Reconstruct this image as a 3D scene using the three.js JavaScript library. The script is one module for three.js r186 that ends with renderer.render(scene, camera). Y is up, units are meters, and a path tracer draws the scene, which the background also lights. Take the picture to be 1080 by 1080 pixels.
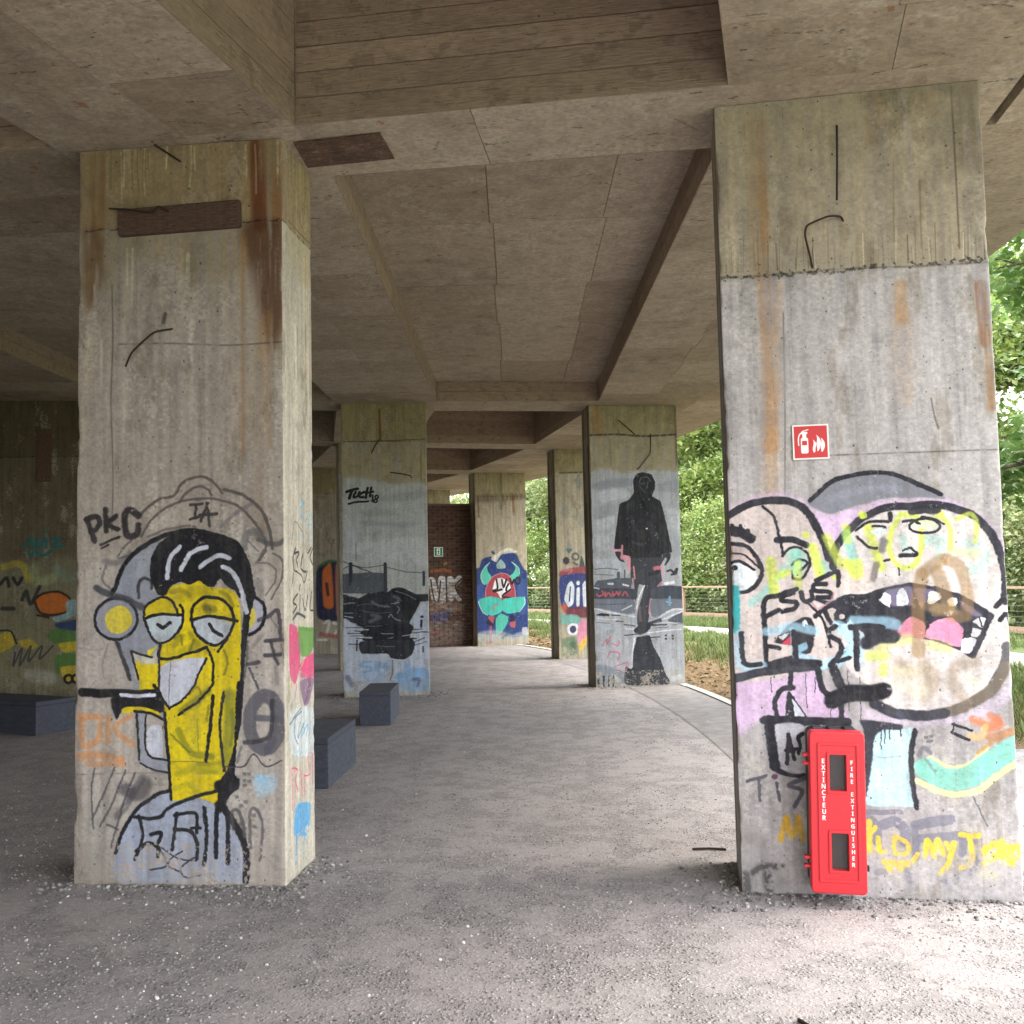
import * as THREE from 'three';
import { mergeGeometries } from 'three/addons/utils/BufferGeometryUtils.js';
import { RoundedBoxGeometry } from 'three/addons/geometries/RoundedBoxGeometry.js';
import { TextGeometry } from 'three/addons/geometries/TextGeometry.js';
import { FontLoader } from 'three/addons/loaders/FontLoader.js';

// ---------------------------------------------------------------- camera, sky, sun, exposure
const scene = new THREE.Scene();
const camera = new THREE.PerspectiveCamera(55.8, 1, 0.05, 600);
camera.position.set(0, 1.6, 0);
camera.rotation.order = 'XYZ';
camera.rotation.set(0.0665, 0, -0.0213);

const renderer = new THREE.WebGLRenderer({ antialias: true });
renderer.toneMapping = THREE.LinearToneMapping;
renderer.toneMappingExposure = 7.7;
renderer.shadowMap.enabled = true;

// overcast sky: the brightness of a cloud layer, a little brighter overhead, the same all the way round
{
  const W = 64, H = 32, data = new Float32Array(W * H * 4);
  for (let j = 0; j < H; j++) {
    const el = ((j + 0.5) / H - 0.5) * Math.PI, up = Math.max(0, Math.sin(el));
    const L = 0.62 * (1 + 0.8 * up);
    for (let i = 0; i < W; i++) data.set([L * 0.97, L * 0.995, L * 1.03, 1], (j * W + i) * 4);
  }
  const sky = new THREE.DataTexture(data, W, H, THREE.RGBAFormat, THREE.FloatType);
  sky.mapping = THREE.EquirectangularReflectionMapping; sky.magFilter = THREE.LinearFilter; sky.needsUpdate = true;
  scene.background = sky; scene.environment = sky;
}
const sun = new THREE.DirectionalLight(0xfff3e2, 0.6);
sun.position.set(42, 52, -14); sun.target.position.set(0, 0, -10);
sun.castShadow = true; sun.shadow.radius = 45; sun.shadow.mapSize.set(2048, 2048);
Object.assign(sun.shadow.camera, { left: -60, right: 60, top: 60, bottom: -60, near: 1, far: 200 });
scene.add(sun, sun.target);

// ---------------------------------------------------------------- helpers
function rng(seed) { let a = seed >>> 0; return () => { a = (a + 0x6d2b79f5) | 0; let t = Math.imul(a ^ (a >>> 15), 1 | a); t = (t + Math.imul(t ^ (t >>> 7), 61 | t)) ^ t; return ((t ^ (t >>> 14)) >>> 0) / 4294967296; }; }
const R = (d) => (d * Math.PI) / 180, clamp = (x, a = 0, b = 1) => Math.min(b, Math.max(a, x)), lerp = (a, b, t) => a + (b - a) * t, sstep = (a, b, x) => { const t = clamp((x - a) / (b - a)); return t * t * (3 - 2 * t); };
const used = {};
function numbered(n) { used[n] = (used[n] ?? -1) + 1; return used[n] ? n + '_' + String(used[n]).padStart(3, '0') : n; }
function tag(o, label, category, group) { o.userData.label = label; o.userData.category = category; if (group) o.userData.group = group; return o; }
function thing(name, label, category, pos = [0, 0, 0], turn = 0, group) { const g = new THREE.Group(); g.userData.kind = 'thing'; g.name = numbered(name); g.position.set(...pos); g.rotation.y = turn; tag(g, label, category, group); scene.add(g); return g; }
function part(name, geo, mat, parent) { const m = new THREE.Mesh(geo, mat); m.name = name; parent.add(m); return m; }
function struct(name, geo, mat) { const m = new THREE.Mesh(geo, mat); m.name = numbered(name); m.userData.kind = 'structure'; scene.add(m); return m; }
const lin = (hex) => new THREE.Color(hex);

// tileable value noise, 0..1
function tileNoise(n, period, octaves, seed, gain = 0.5) {
  const out = new Float32Array(n * n); let amp = 1, tot = 0;
  for (let o = 0, p = period; o < octaves && p <= n; o++, p *= 2, amp *= gain) {
    const r = rng(seed + o * 977), lat = new Float32Array(p * p).map(() => r()), s = p / n; tot += amp;
    for (let j = 0; j < n; j++) {
      const y = j * s, y0 = Math.floor(y) % p, y1 = (y0 + 1) % p; let ty = y - Math.floor(y); ty = ty * ty * (3 - 2 * ty);
      for (let i = 0; i < n; i++) {
        const x = i * s, x0 = Math.floor(x) % p, x1 = (x0 + 1) % p; let tx = x - Math.floor(x); tx = tx * tx * (3 - 2 * tx);
        out[j * n + i] += amp * lerp(lerp(lat[y0 * p + x0], lat[y0 * p + x1], tx), lerp(lat[y1 * p + x0], lat[y1 * p + x1], tx), ty);
      }
    }
  }
  for (let i = 0; i < out.length; i++) out[i] /= tot;
  return out;
}
const NN = 512, NA = tileNoise(NN, 4, 6, 11), NB = tileNoise(NN, 16, 5, 23), NC = tileNoise(NN, 64, 4, 37), ND = tileNoise(NN, 256, 2, 51, 0.8);
function smp(f, x, y) { // x, y in tiles
  x = (x - Math.floor(x)) * NN; y = (y - Math.floor(y)) * NN;
  const x0 = x | 0, y0 = y | 0, x1 = (x0 + 1) & (NN - 1), y1 = (y0 + 1) & (NN - 1), tx = x - x0, ty = y - y0, a = (x0 & (NN - 1)) , b = (y0 & (NN - 1)) * NN, c = y1 * NN;
  return lerp(lerp(f[b + a], f[b + x1], tx), lerp(f[c + a], f[c + x1], tx), ty);
}
function texture(data, w, h, srgb, wrap = true) {
  const t = new THREE.DataTexture(data, w, h, THREE.RGBAFormat); t.magFilter = THREE.LinearFilter; t.minFilter = THREE.LinearMipmapLinearFilter; t.generateMipmaps = true;
  if (srgb) t.colorSpace = THREE.SRGBColorSpace;
  if (wrap) t.wrapS = t.wrapT = THREE.RepeatWrapping;
  t.needsUpdate = true; return t;
}
// fn(x, y in 0..1) -> [r,g,b (0..255 sRGB), height 0..1]; the pattern repeats
function surface(n, fn, bump = true) {
  const c = new Uint8Array(n * n * 4), b = new Uint8Array(n * n * 4), px = [0, 0, 0, 0];
  for (let j = 0; j < n; j++) for (let i = 0; i < n; i++) {
    fn(i / n, j / n, px); const k = (j * n + i) * 4;
    for (let q = 0; q < 3; q++) { c[k + q] = clamp(px[q], 0, 255); b[k + q] = clamp(px[3] * 255, 0, 255); }
    c[k + 3] = b[k + 3] = 255;
  }
  return [texture(c, n, n, true), bump ? texture(b, n, n, false) : null];
}

// painted marks, in millimetres across and up from the lower left corner of each face: [kind, colour, width, opacity, softness, points]
const MURALS = {
  'L1': [
    ['f','#b9b4ae',0,0.35,42,[44,1629,217,1760,648,1884,1073,1771,1133,1162,1130,564,1117,33,79,24,53,565]],
    ['s','#4b4542',15,0.85,3,[368,1979,454,2053,557,2078,605,2144,702,2183,777,2154,832,2089]],
    ['s','#4b4542',14,0.8,3,[589,2043,637,2102,702,2129,755,2108,771,2079]],
    ['s','#45403e',18,0.85,3,[841,2108,947,2074,1042,1997,1095,1883,1110,1780]],
    ['s','#4b4542',15,0.8,3,[374,1860,433,1952,541,2027,670,2059,819,2050,936,2000,1010,1926,1063,1842,1073,1771,1041,1720]],
    ['s','#4b4542',13,0.6,4,[412,1859,519,1898,659,1909,691,1883]],
    ['s','#333030',16,0.95,2,[654,2028,718,2032]],
    ['s','#333030',16,0.95,2,[687,2028,676,1950]],
    ['s','#333030',16,0.95,2,[648,1944,702,1960]],
    ['s','#333030',17,0.95,2,[750,2031,710,1934]],
    ['s','#333030',17,0.95,2,[745,2031,761,1912]],
    ['s','#333030',16,0.95,2,[707,1970,803,1973]],
    ['s','#55555a',42,0.5,8,[952,1784,968,1855,1031,1869,1078,1811]],
    ['s','#55555a',21,0.5,6,[825,1905,904,1970,989,2021]],
    ['s','#3d3b3f',28,0.65,8,[1034,1829,1089,1808,1150,1805,1195,1837]],
    ['s','#4a4648',10,0.75,3,[1116,1754,1157,1727,1170,1674,1156,1595,1101,1504]],
    ['s','#4a4648',9,0.7,3,[1034,1703,1088,1702,1129,1662,1122,1596,1074,1528]],
    ['s','#4a4648',11,0.7,3,[1061,1769,1034,1717,1020,1704]],
    ['s','#55555a',40,0.35,9,[1033,1598,1047,1565]],
    ['s','#4a4648',9,0.6,3,[973,1824,1034,1763]],
    ['s','#1d1b1d',31,0.9,6,[63,1962,85,1898,105,1844]],
    ['s','#1d1b1d',29,0.9,6,[57,1964,117,1976,134,1939,107,1903,83,1909]],
    ['s','#1d1b1d',29,0.9,6,[166,2016,173,1896]],
    ['s','#1d1b1d',27,0.9,6,[229,1976,181,1938,240,1903]],
    ['s','#1d1b1d',36,0.9,8,[357,1974,297,2007,276,1956,292,1872,347,1871,357,1923]],
    ['s','#1d1b1d',15,0.9,3,[138,1824,195,1841,247,1860]],
    ['s','#1d1b1d',13,0.9,3,[146,1805,184,1818]],
    ['s','#3b3a40',31,0.4,15,[163,1730,239,1718,304,1768]],
    ['s','#3b3a40',10,0.6,3,[260,1790,325,1851,239,1749,315,1758]],
    ['s','#3b3a40',13,0.5,4,[174,1709,153,1627,207,1574]],
    ['f','#8a8f9c',0,1.0,3,[213,1543,245,1625,293,1706,369,1782,476,1837,563,1845,455,1754,434,1580,477,1527,392,1462,383,1396,484,1282,425,1216,328,1238,340,1090,313,1090,274,1223,236,1296,370,1417]],
    ['f','#9398a4',0,1.0,2,[329,1070,367,1069,378,1008,362,907,403,892,411,693,512,663,525,594,438,613,365,660,357,907]],
    ['f','#b9bcc9',0,0.35,21,[358,1767,433,1796,412,1683,348,1623]],
    ['s','#26262b',17,0.9,4,[361,1530,359,1602,391,1634,429,1621,434,1580]],
    ['f','#d4bd0e',0,1.0,2,[520,1578,606,1597,702,1612,776,1573,861,1571,914,1529,935,1407,930,1084,928,963,914,733,854,594,830,544,817,425,692,459,544,438,529,644,512,775,511,896,469,947,287,928,330,968,361,1029,367,1069,345,1187,479,1170,478,1272,420,1209,414,1242,478,1282,392,1416,413,1488,477,1527]],
    ['f','#e0cc10',0,0.6,20,[543,815,670,865,744,814,734,664,565,664]],
    ['s','#8f8416',63,0.45,17,[606,1525,670,1554,755,1553]],
    ['s','#6d6a1c',31,0.5,13,[606,1311,564,1270]],
    ['s','#6d6a1c',27,0.5,13,[649,1330,691,1269]],
    ['s','#55541a',42,0.5,13,[734,1472,755,1451]],
    ['s','#8f8416',52,0.5,15,[606,1229,713,1268,755,1237]],
    ['s','#5c6a1e',61,0.55,18,[871,1004,876,863,860,733,870,644]],
    ['s','#4f5a20',41,0.55,14,[607,915,691,975,755,1025]],
    ['s','#5f6420',35,0.55,12,[586,815,628,734,671,684,776,679]],
    ['s','#6a7020',20,0.5,8,[692,634,818,644]],
    ['s','#8c8a2a',31,0.4,12,[860,964,892,1004]],
    ['s','#8c8a2a',18,0.5,6,[692,584,797,594]],
    ['s','#3a3f20',14,0.7,4,[464,795,496,825,522,856]],
    ['s','#4a4d1e',4,0.7,1,[692,875,697,694]],
    ['s','#4a4d1e',5,0.6,1,[523,654,607,648,755,644]],
    ['s','#7a701a',25,0.5,8,[542,1557,606,1566,649,1534]],
    ['s','#6d6a1c',21,0.55,8,[819,1552,861,1530,893,1469]],
    ['s','#5f5e1c',15,0.6,5,[564,1301,596,1321,606,1270]],
    ['s','#5f5e1c',17,0.6,6,[670,1289,649,1239]],
    ['s','#5f5e1c',13,0.6,5,[840,1236,860,1165,839,1105]],
    ['s','#5f5e1c',12,0.6,5,[649,1006,691,1046,713,1005]],
    ['s','#5f5e1c',12,0.6,5,[755,944,744,864]],
    ['s','#4f5a20',22,0.5,8,[881,913,891,813,875,733]],
    ['s','#7a8020',41,0.4,14,[586,584,692,614,797,604]],
    ['s','#9a961e',31,0.5,10,[565,504,650,524,692,474]],
    ['s','#4f5a20',10,0.6,4,[543,795,607,734,649,694]],
    ['f','#0f1016',0,1.0,3,[434,1755,476,1826,562,1874,691,1885,819,1867,925,1813,986,1701,1011,1568,1015,1522,971,1305,949,1083,953,1063,935,863,912,743,899,584,922,544,880,475,828,425,802,465,818,544,849,594,896,733,904,963,913,1064,932,1084,937,1306,956,1508,927,1519,903,1558,861,1579,819,1621,787,1581,744,1582,702,1613,649,1594,595,1607,542,1586,510,1537,467,1546,434,1621,421,1683]],
    ['s','#0f1016',25,1.0,5,[208,1551,229,1594,272,1697,358,1788,476,1855,605,1885,755,1871,893,1816]],
    ['s','#c3c7d6',25,1.0,4,[593,1798,536,1732,522,1629]],
    ['s','#c3c7d6',25,1.0,4,[745,1794,654,1760,598,1674]],
    ['s','#c3c7d6',25,1.0,4,[872,1732,798,1746,707,1687]],
    ['s','#c3c7d6',26,1.0,4,[835,1686,893,1652,935,1570,956,1488,966,1437]],
    ['s','#3a3c42',13,0.6,4,[971,1285,966,1164,950,1083]],
    ['f','#a6a6b6',0,1.0,2,[1009,1517,1053,1476,1061,1415,1034,1350,982,1330,977,1406,998,1477]],
    ['f','#c9b948',0,1.0,4,[1003,1467,1019,1406,992,1350,979,1366,982,1416]],
    ['s','#101015',19,1.0,3,[1007,1525,1056,1486,1067,1415,1040,1350,982,1315]],
    ['s','#101015',10,1.0,2,[1007,1517,982,1426,975,1356]],
    ['e','#8d8e99',0,1.0,0,[232,1414,351,1412,233,1301]],
    ['e','#d3c03c',0,1.0,4,[246,1410,324,1409,247,1334]],
    ['o','#141419',16,0.95,3,[232,1414,353,1412,233,1301]],
    ['s','#3b3d44',36,0.9,9,[118,1586,208,1543,273,1526,381,1476]],
    ['f','#cdb70f',0,1.0,1,[397,1421,405,1477,477,1522,547,1516,585,1444,606,1402,488,1430]],
    ['f','#b4c0c8',0,1.0,3,[401,1411,510,1433,606,1421,593,1352,532,1291,478,1280,422,1339]],
    ['s','#15151a',15,1.0,2,[390,1406,400,1478,477,1525,542,1516,576,1462,585,1428]],
    ['s','#15151a',17,1.0,2,[392,1411,456,1430,521,1436,606,1431]],
    ['s','#15151a',14,1.0,2,[396,1406,422,1334,478,1282,553,1309,602,1372,612,1453,593,1486]],
    ['s','#15151a',18,1.0,2,[467,1379,499,1361,538,1388]],
    ['f','#b4bcc6',0,1.0,3,[662,1396,755,1415,884,1382,861,1317,787,1262,707,1299]],
    ['s','#15151a',17,1.0,2,[657,1401,668,1473,734,1523,819,1513,880,1459,895,1397]],
    ['s','#15151a',17,1.0,2,[657,1401,755,1422,914,1395]],
    ['s','#15151a',16,1.0,2,[662,1391,691,1319,755,1272,803,1265,866,1317,899,1397]],
    ['s','#15151a',17,1.0,2,[861,1307,808,1228]],
    ['s','#15151a',19,1.0,2,[760,1377,787,1338,831,1319]],
    ['s','#3c3d1c',36,0.45,15,[744,1471,787,1460]],
    ['f','#c0c3d0',0,1.0,2,[479,1139,543,1184,744,1195,691,1086,676,1056,607,974,532,931,488,987,479,1058]],
    ['f','#c4bfae',0,1.0,2,[326,1238,446,1199,438,1162,361,1184]],
    ['s','#15151a',16,1.0,2,[484,1277,481,1200,585,1207,739,1253]],
    ['s','#15151a',15,1.0,2,[744,1253,778,1181,778,1085,768,1043,691,965,586,893]],
    ['s','#15151a',13,1.0,2,[478,1190,477,1089,481,1007,532,931]],
    ['s','#15151a',13,1.0,2,[744,1195,691,1096,676,1054,607,974,533,928]],
    ['s','#4a4a50',4,0.8,1,[543,1184,537,1088,534,1007,532,936]],
    ['s','#15151a',12,1.0,2,[317,1245,361,1090]],
    ['s','#15151a',12,1.0,2,[317,1245,436,1205]],
    ['s','#2a2b30',23,0.9,6,[236,1290,275,1193,313,1090]],
    ['s','#5f5c58',10,0.4,4,[188,1276,156,1174,167,1092]],
    ['s','#111116',47,1.0,6,[38,1020,222,1014,468,1006]],
    ['f','#111116',0,1.0,6,[211,990,479,1007,507,916,458,906,351,938,276,938,239,873]],
    ['s','#d5d9ea',20,1.0,4,[263,1005,362,1002,452,998]],
    ['s','#111116',18,1.0,5,[447,1056,479,1007]],
    ['s','#d4bd0e',29,1.0,4,[282,920,362,927,469,901]],
    ['s','#15151a',15,1.0,3,[341,917,437,902,509,866]],
    ['f','#c0c3d0',0,1.0,2,[414,821,490,834,497,663,418,693]],
    ['s','#15151a',11,1.0,2,[403,895,412,693,533,654]],
    ['s','#15151a',14,1.0,3,[351,917,367,660]],
    ['s','#15151a',10,1.0,3,[372,640,438,610,528,592]],
    ['s','#15151a',17,1.0,3,[509,906,520,765,533,644,546,442]],
    ['s','#15151a',19,1.0,3,[780,997,765,844,739,652]],
    ['s','#15151a',16,1.0,3,[839,1016,818,864,824,734,841,599]],
    ['f','#9ba3b6',0,1.0,4,[218,25,243,164,322,342,438,452,534,484,546,438,692,457,788,415,859,383,934,218,967,20,754,24,514,16]],
    ['s','#15151a',20,1.0,4,[238,169,280,284,364,402,460,472,536,494]],
    ['s','#15151a',19,1.0,4,[341,352,481,353,525,397,650,453,807,498]],
    ['f','#121217',0,1.0,10,[791,544,922,559,917,504,859,475,849,425,817,375,786,425,828,475,791,504]],
    ['s','#15151a',39,1.0,5,[830,415,911,302,963,169,957,30]],
    ['s','#15151a',18,1.0,4,[364,359,388,285,382,223,344,133]],
    ['s','#15151a',22,1.0,4,[434,265,492,273,476,220]],
    ['s','#15151a',22,1.0,4,[353,175,408,213,471,196,473,146]],
    ['s','#15151a',18,1.0,3,[578,375,566,285,553,186]],
    ['s','#15151a',18,1.0,3,[566,363,681,375,688,274]],
    ['s','#15151a',20,1.0,3,[566,295,650,284,692,217,688,138]],
    ['s','#15151a',16,1.0,3,[660,298,707,296]],
    ['s','#15151a',22,1.0,4,[728,405,744,266,729,106]],
    ['s','#15151a',24,1.0,4,[799,415,794,148]],
    ['s','#15151a',24,1.0,4,[861,376,859,121]],
    ['s','#202025',8,0.9,2,[429,81,524,105,482,196,587,137,683,128]],
    ['s','#202025',9,0.9,2,[608,177,545,137,535,97,592,70]],
    ['s','#202025',9,0.9,2,[676,147,608,98,608,53,650,39,718,54]],
    ['s','#34323a',21,0.8,5,[1032,1390,1087,1415,1141,1441,1154,1303]],
    ['s','#34323a',22,0.85,5,[1073,1283,1161,1291]],
    ['s','#34323a',16,0.85,4,[1100,1278,1120,1207]],
    ['s','#34323a',21,0.85,5,[1067,1206,1154,1208]],
    ['s','#34323a',17,0.85,5,[1120,1193,1141,1159]],
    ['s','#34323a',22,0.85,5,[970,1162,1032,1173]],
    ['s','#34323a',11,0.8,3,[981,1142,1031,1028]],
    ['s','#55525a',9,0.6,3,[1155,1264,1194,1114]],
    ['s','#55525a',20,0.4,7,[1126,1147,1136,1056]],
    ['s','#55525a',8,0.6,3,[1101,1409,1141,1349]],
    ['s','#55525a',20,0.35,8,[1005,1260,1046,1305]],
    ['o','#4c4c56',73,0.82,8,[1064,852,1147,852,1063,713]],
    ['s','#4c4c56',35,0.8,6,[1027,877,1147,871]],
    ['s','#4c4c56',41,0.8,6,[1110,762,1079,703]],
    ['s','#2d2c32',24,0.8,6,[1106,962,1089,782,954,748]],
    ['s','#34323a',8,0.9,2,[839,624,943,618,1001,687,1068,625,1156,651]],
    ['s','#55525a',14,0.6,4,[933,723,912,643]],
    ['f','#9cc4e0',0,0.6,24,[1005,574,1130,574,1119,504,1026,465]],
    ['s','#7fb4dc',31,0.5,14,[1026,564,1057,554]],
    ['s','#c88b5a',35,0.72,6,[26,889,147,886]],
    ['s','#c88b5a',35,0.72,6,[39,879,51,737,137,767,148,848]],
    ['s','#c88b5a',41,0.7,8,[28,676,138,686,267,655]],
    ['s','#c88b5a',31,0.7,6,[193,888,189,746]],
    ['s','#c88b5a',29,0.7,6,[321,892,228,822,331,736]],
    ['s','#c88b5a',31,0.6,8,[74,640,278,633]],
    ['s','#45444a',10,0.75,3,[117,615,99,504,111,293]],
    ['s','#45444a',11,0.75,3,[230,615,161,464,103,343]],
    ['s','#45444a',11,0.75,3,[291,603,215,424,149,309]],
    ['s','#45444a',12,0.75,3,[342,585,279,424,211,199]],
    ['s','#37363c',71,0.6,20,[279,504,364,474,406,534]],
    ['s','#37363c',41,0.5,16,[247,364,300,424,385,564]],
    ['s','#37363c',14,0.7,4,[189,314,248,289]],
    ['s','#403e46',18,0.75,5,[892,297,880,376,911,397,942,336,952,257]],
    ['s','#403e46',16,0.7,5,[985,164,982,376,1015,398,1051,307,1033,130]],
    ['s','#403e46',27,0.4,10,[942,326,952,267]],
    ['t','#403e46',22,0.55,3,[953,579,979,579,953,544,979,539,953,519,911,460,958,435,932,415,1005,366,1004,307,932,326]],
  ],
  'L1.right': [
    ['s','#6fb0dc',12,0.85,3,[295,2054,351,2044,283,2011,282,1948]],
    ['s','#6fb0dc',9,0.85,3,[294,1990,371,1939]],
    ['s','#6fb0dc',8,0.85,3,[395,1954,477,1988,511,1939,405,1919]],
    ['s','#7fb4d6',8,0.7,3,[535,1918,416,1862,533,1823]],
    ['s','#7fb4d6',7,0.7,3,[280,1864,347,1845]],
    ['s','#3a3638',5,0.85,1,[129,1803,184,1928,314,1879]],
    ['s','#25242a',13,0.95,2,[192,1778,148,1722,168,1668]],
    ['s','#25242a',12,0.95,2,[170,1750,256,1759,212,1717,233,1676]],
    ['s','#25242a',12,0.95,2,[322,1753,287,1669,388,1655]],
    ['s','#25242a',12,0.95,2,[508,1786,459,1735,505,1692]],
    ['s','#25242a',11,0.95,2,[413,1762,484,1793]],
    ['s','#25242a',8,0.95,2,[168,1661,297,1627,341,1592,411,1655]],
    ['s','#25242a',7,0.9,2,[157,1648,125,1567]],
    ['s','#25242a',8,0.9,2,[274,1579,252,1551]],
    ['s','#25242a',11,0.95,2,[230,1527,144,1489,207,1460,143,1428]],
    ['s','#25242a',11,0.95,2,[273,1520,260,1430]],
    ['s','#25242a',10,0.95,2,[317,1498,360,1427,407,1517]],
    ['s','#25242a',11,0.95,2,[478,1537,452,1437,523,1428]],
    ['s','#25242a',16,0.8,4,[142,1394,227,1418,359,1392]],
    ['f','#e0567f',0,0.9,3,[90,1357,204,1324,245,1232,222,1153,137,1134,86,1165]],
    ['f','#d9507c',0,0.9,3,[399,1165,540,1168,537,1060,397,1067,221,1119]],
    ['s','#d9507c',31,0.8,4,[158,1145,177,1049]],
    ['s','#d9507c',26,0.7,4,[466,1067,419,1023]],
    ['s','#64983c',26,0.9,3,[268,1313,332,1184]],
    ['s','#7fae48',21,0.9,3,[403,1319,447,1232]],
    ['s','#4f8038',16,0.9,3,[226,1336,520,1313]],
    ['s','#d8b95a',8,0.8,2,[159,1199,221,1112,331,1143]],
    ['s','#e0c84a',12,0.6,3,[95,1098,104,1017]],
    ['s','#8fc6e0',21,0.7,3,[307,1063,329,1033]],
    ['s','#6d4a70',31,0.7,6,[441,999,371,931,348,913]],
    ['s','#b05a90',16,0.6,4,[198,1027,176,969]],
    ['s','#1f2028',9,0.95,2,[132,848,216,876,281,888]],
    ['s','#1f2028',12,0.95,2,[80,833,173,852,281,870]],
    ['s','#1f2f48',11,0.95,2,[184,844,151,775,213,699]],
    ['s','#1f2f48',10,0.95,2,[258,812,213,732,323,796]],
    ['s','#2f6f9a',11,0.9,2,[323,789,278,728,390,786,366,720]],
    ['s','#2f6f9a',9,0.9,2,[448,791,411,706]],
    ['s','#5aa5cc',12,0.7,3,[190,649,211,612]],
    ['s','#5aa5cc',8,0.7,3,[170,666,342,635]],
    ['s','#d8436f',9,0.9,2,[106,592,118,368]],
    ['s','#d8436f',9,0.9,2,[116,587,210,559,167,514,218,437]],
    ['s','#d8436f',8,0.9,2,[263,562,282,403]],
    ['s','#d8436f',8,0.9,2,[317,517,326,400]],
    ['s','#d8436f',8,0.9,2,[317,510,429,501,386,606,478,597,474,429]],
    ['s','#3f93d0',26,0.9,3,[227,362,204,268,182,221]],
    ['s','#3f93d0',20,0.9,3,[358,352,378,251,354,176]],
    ['s','#5fb0e0',20,0.8,3,[291,313,288,193]],
    ['s','#3f93d0',20,0.85,3,[185,220,166,63]],
    ['s','#5fb0e0',20,0.7,3,[335,202,298,87]],
    ['f','#c84a74',0,0.85,3,[84,1364,268,1313,254,1123,177,1036,85,1099]],
    ['f','#5f9440',0,0.85,3,[236,1335,544,1318,517,1219,399,1165,277,1189]],
    ['f','#d9507c',0,0.8,3,[377,1167,552,1174,549,1037,263,1067]],
    ['f','#6d4a70',0,0.6,5,[263,1040,513,1027,416,904,326,902]],
    ['f','#c8d8e4',0,0.5,4,[92,897,508,853,478,604,108,671]],
    ['f','#4a9ad4',0,0.75,4,[185,372,425,329,376,170,140,232]],
  ],
  'R1': [
    ['f','#d8b9dc',0,0.75,35,[-20,1916,134,1979,256,1994,367,1961,429,1902,591,1839,533,1764,459,1728,390,1845,254,1936,-3,1867]],
    ['f','#d8b9dc',0,0.8,29,[444,1815,557,1897,750,1939,956,1941,1079,1927,1231,1829,1318,1668,1292,1651,1204,1801,988,1883,720,1873,513,1717]],
    ['f','#d9b6dd',0,0.8,23,[-8,1048,286,1095,396,1094,482,963,550,870,495,842,139,864,34,783,-4,783]],
    ['f','#d8c6e0',0,0.6,22,[589,935,720,880,905,862,1116,900,1258,991,1322,1082,1336,1009,1201,882,974,835,780,834,630,852]],
    ['f','#cdbfbb',0,1.0,4,[-7,1882,132,1939,255,1954,337,1922,408,1833,458,1717,508,1594,532,1508,574,1441,625,1365,545,1178,506,1103,461,1122,-3,1063]],
    ['f','#d6ccc8',0,1.0,6,[526,1698,626,1809,811,1900,989,1894,1163,1848,1245,1752,1298,1613,1303,1448,1317,1310,1301,1173,1264,1118,1191,1018,1065,934,889,899,731,926,638,1028,543,1122,536,1404,516,1613]],
    ['f','#dcc0b6',0,0.5,20,[529,1650,672,1609,687,1533,575,1469,533,1536]],
    ['f','#bfa9a2',0,0.6,16,[-8,1731,86,1719,140,1640,46,1662,-10,1663]],
    ['f','#7b7d86',0,0.95,8,[394,1951,452,2007,546,2059,756,2083,863,2056,959,2007,1053,1939,885,1951,723,1941,585,1904,501,1878,411,1921]],
    ['s','#9b9fae',38,0.35,17,[505,1957,671,1998,833,1993]],
    ['s','#24242b',23,1.0,3,[405,1952,508,2041,638,2074,783,2075,871,2046,941,2006]],
    ['s','#24242b',23,1.0,3,[880,2042,958,1997,1027,1959]],
    ['s','#2a2a31',37,1.0,4,[-2,1888,113,1945,255,1959,347,1933,409,1862,459,1746,485,1659]],
    ['s','#2a2a31',15,1.0,3,[169,1928,224,1879,248,1772,263,1686]],
    ['s','#2c2c34',38,1.0,4,[502,1618,524,1715,627,1836,748,1895,901,1909,1034,1904,1163,1857,1246,1770,1292,1649,1305,1538,1296,1427]],
    ['s','#24242b',23,1.0,3,[1255,1404,1289,1433,1325,1427]],
    ['s','#24242b',23,1.0,3,[1271,1338,1298,1365,1321,1355]],
    ['s','#24242b',19,1.0,3,[1311,1356,1321,1301]],
    ['s','#3a3a40',49,0.8,6,[1295,1209,1287,1136,1225,1018]],
    ['s','#6f6355',51,0.95,6,[1286,1118,1229,1018,1117,934,994,892]],
    ['s','#33333c',49,1.0,6,[994,892,888,879,765,888,669,934]],
    ['s','#5a6a86',28,0.4,9,[783,889,800,871]],
    ['f','#dfe8ee',0,1.0,3,[-11,1644,46,1657,120,1602,129,1564,98,1516,41,1506,-6,1528]],
    ['s','#24242b',15,1.0,3,[-9,1639,46,1654,115,1607]],
    ['s','#24242b',21,1.0,4,[-7,1743,77,1734,133,1669,155,1602,134,1542,88,1503,50,1496]],
    ['s','#24242b',10,1.0,3,[-9,1692,57,1691,121,1641,144,1616]],
    ['e','#24242b',0,1.0,0,[23,1619,38,1619,23,1604]],
    ['s','#24242b',49,1.0,5,[9,1808,61,1797,107,1769]],
    ['s','#24242b',20,1.0,4,[15,1837,23,1808]],
    ['s','#24242b',18,1.0,4,[57,1831,61,1807]],
    ['s','#24242b',16,1.0,4,[94,1811,93,1787]],
    ['s','#24242b',33,1.0,4,[236,1755,312,1756,377,1723]],
    ['f','#9ccbb8',0,0.7,14,[272,1685,310,1713,365,1693,381,1635,342,1569,297,1598]],
    ['s','#24242b',13,1.0,3,[258,1676,292,1709,338,1714,379,1683,390,1625,351,1559,314,1560]],
    ['s','#24242b',12,1.0,3,[302,1627,336,1655,381,1635,343,1597]],
    ['s','#24242b',10,1.0,3,[301,1598,304,1560]],
    ['s','#20a8b0',55,0.9,10,[15,1508,14,1412,8,1316]],
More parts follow.
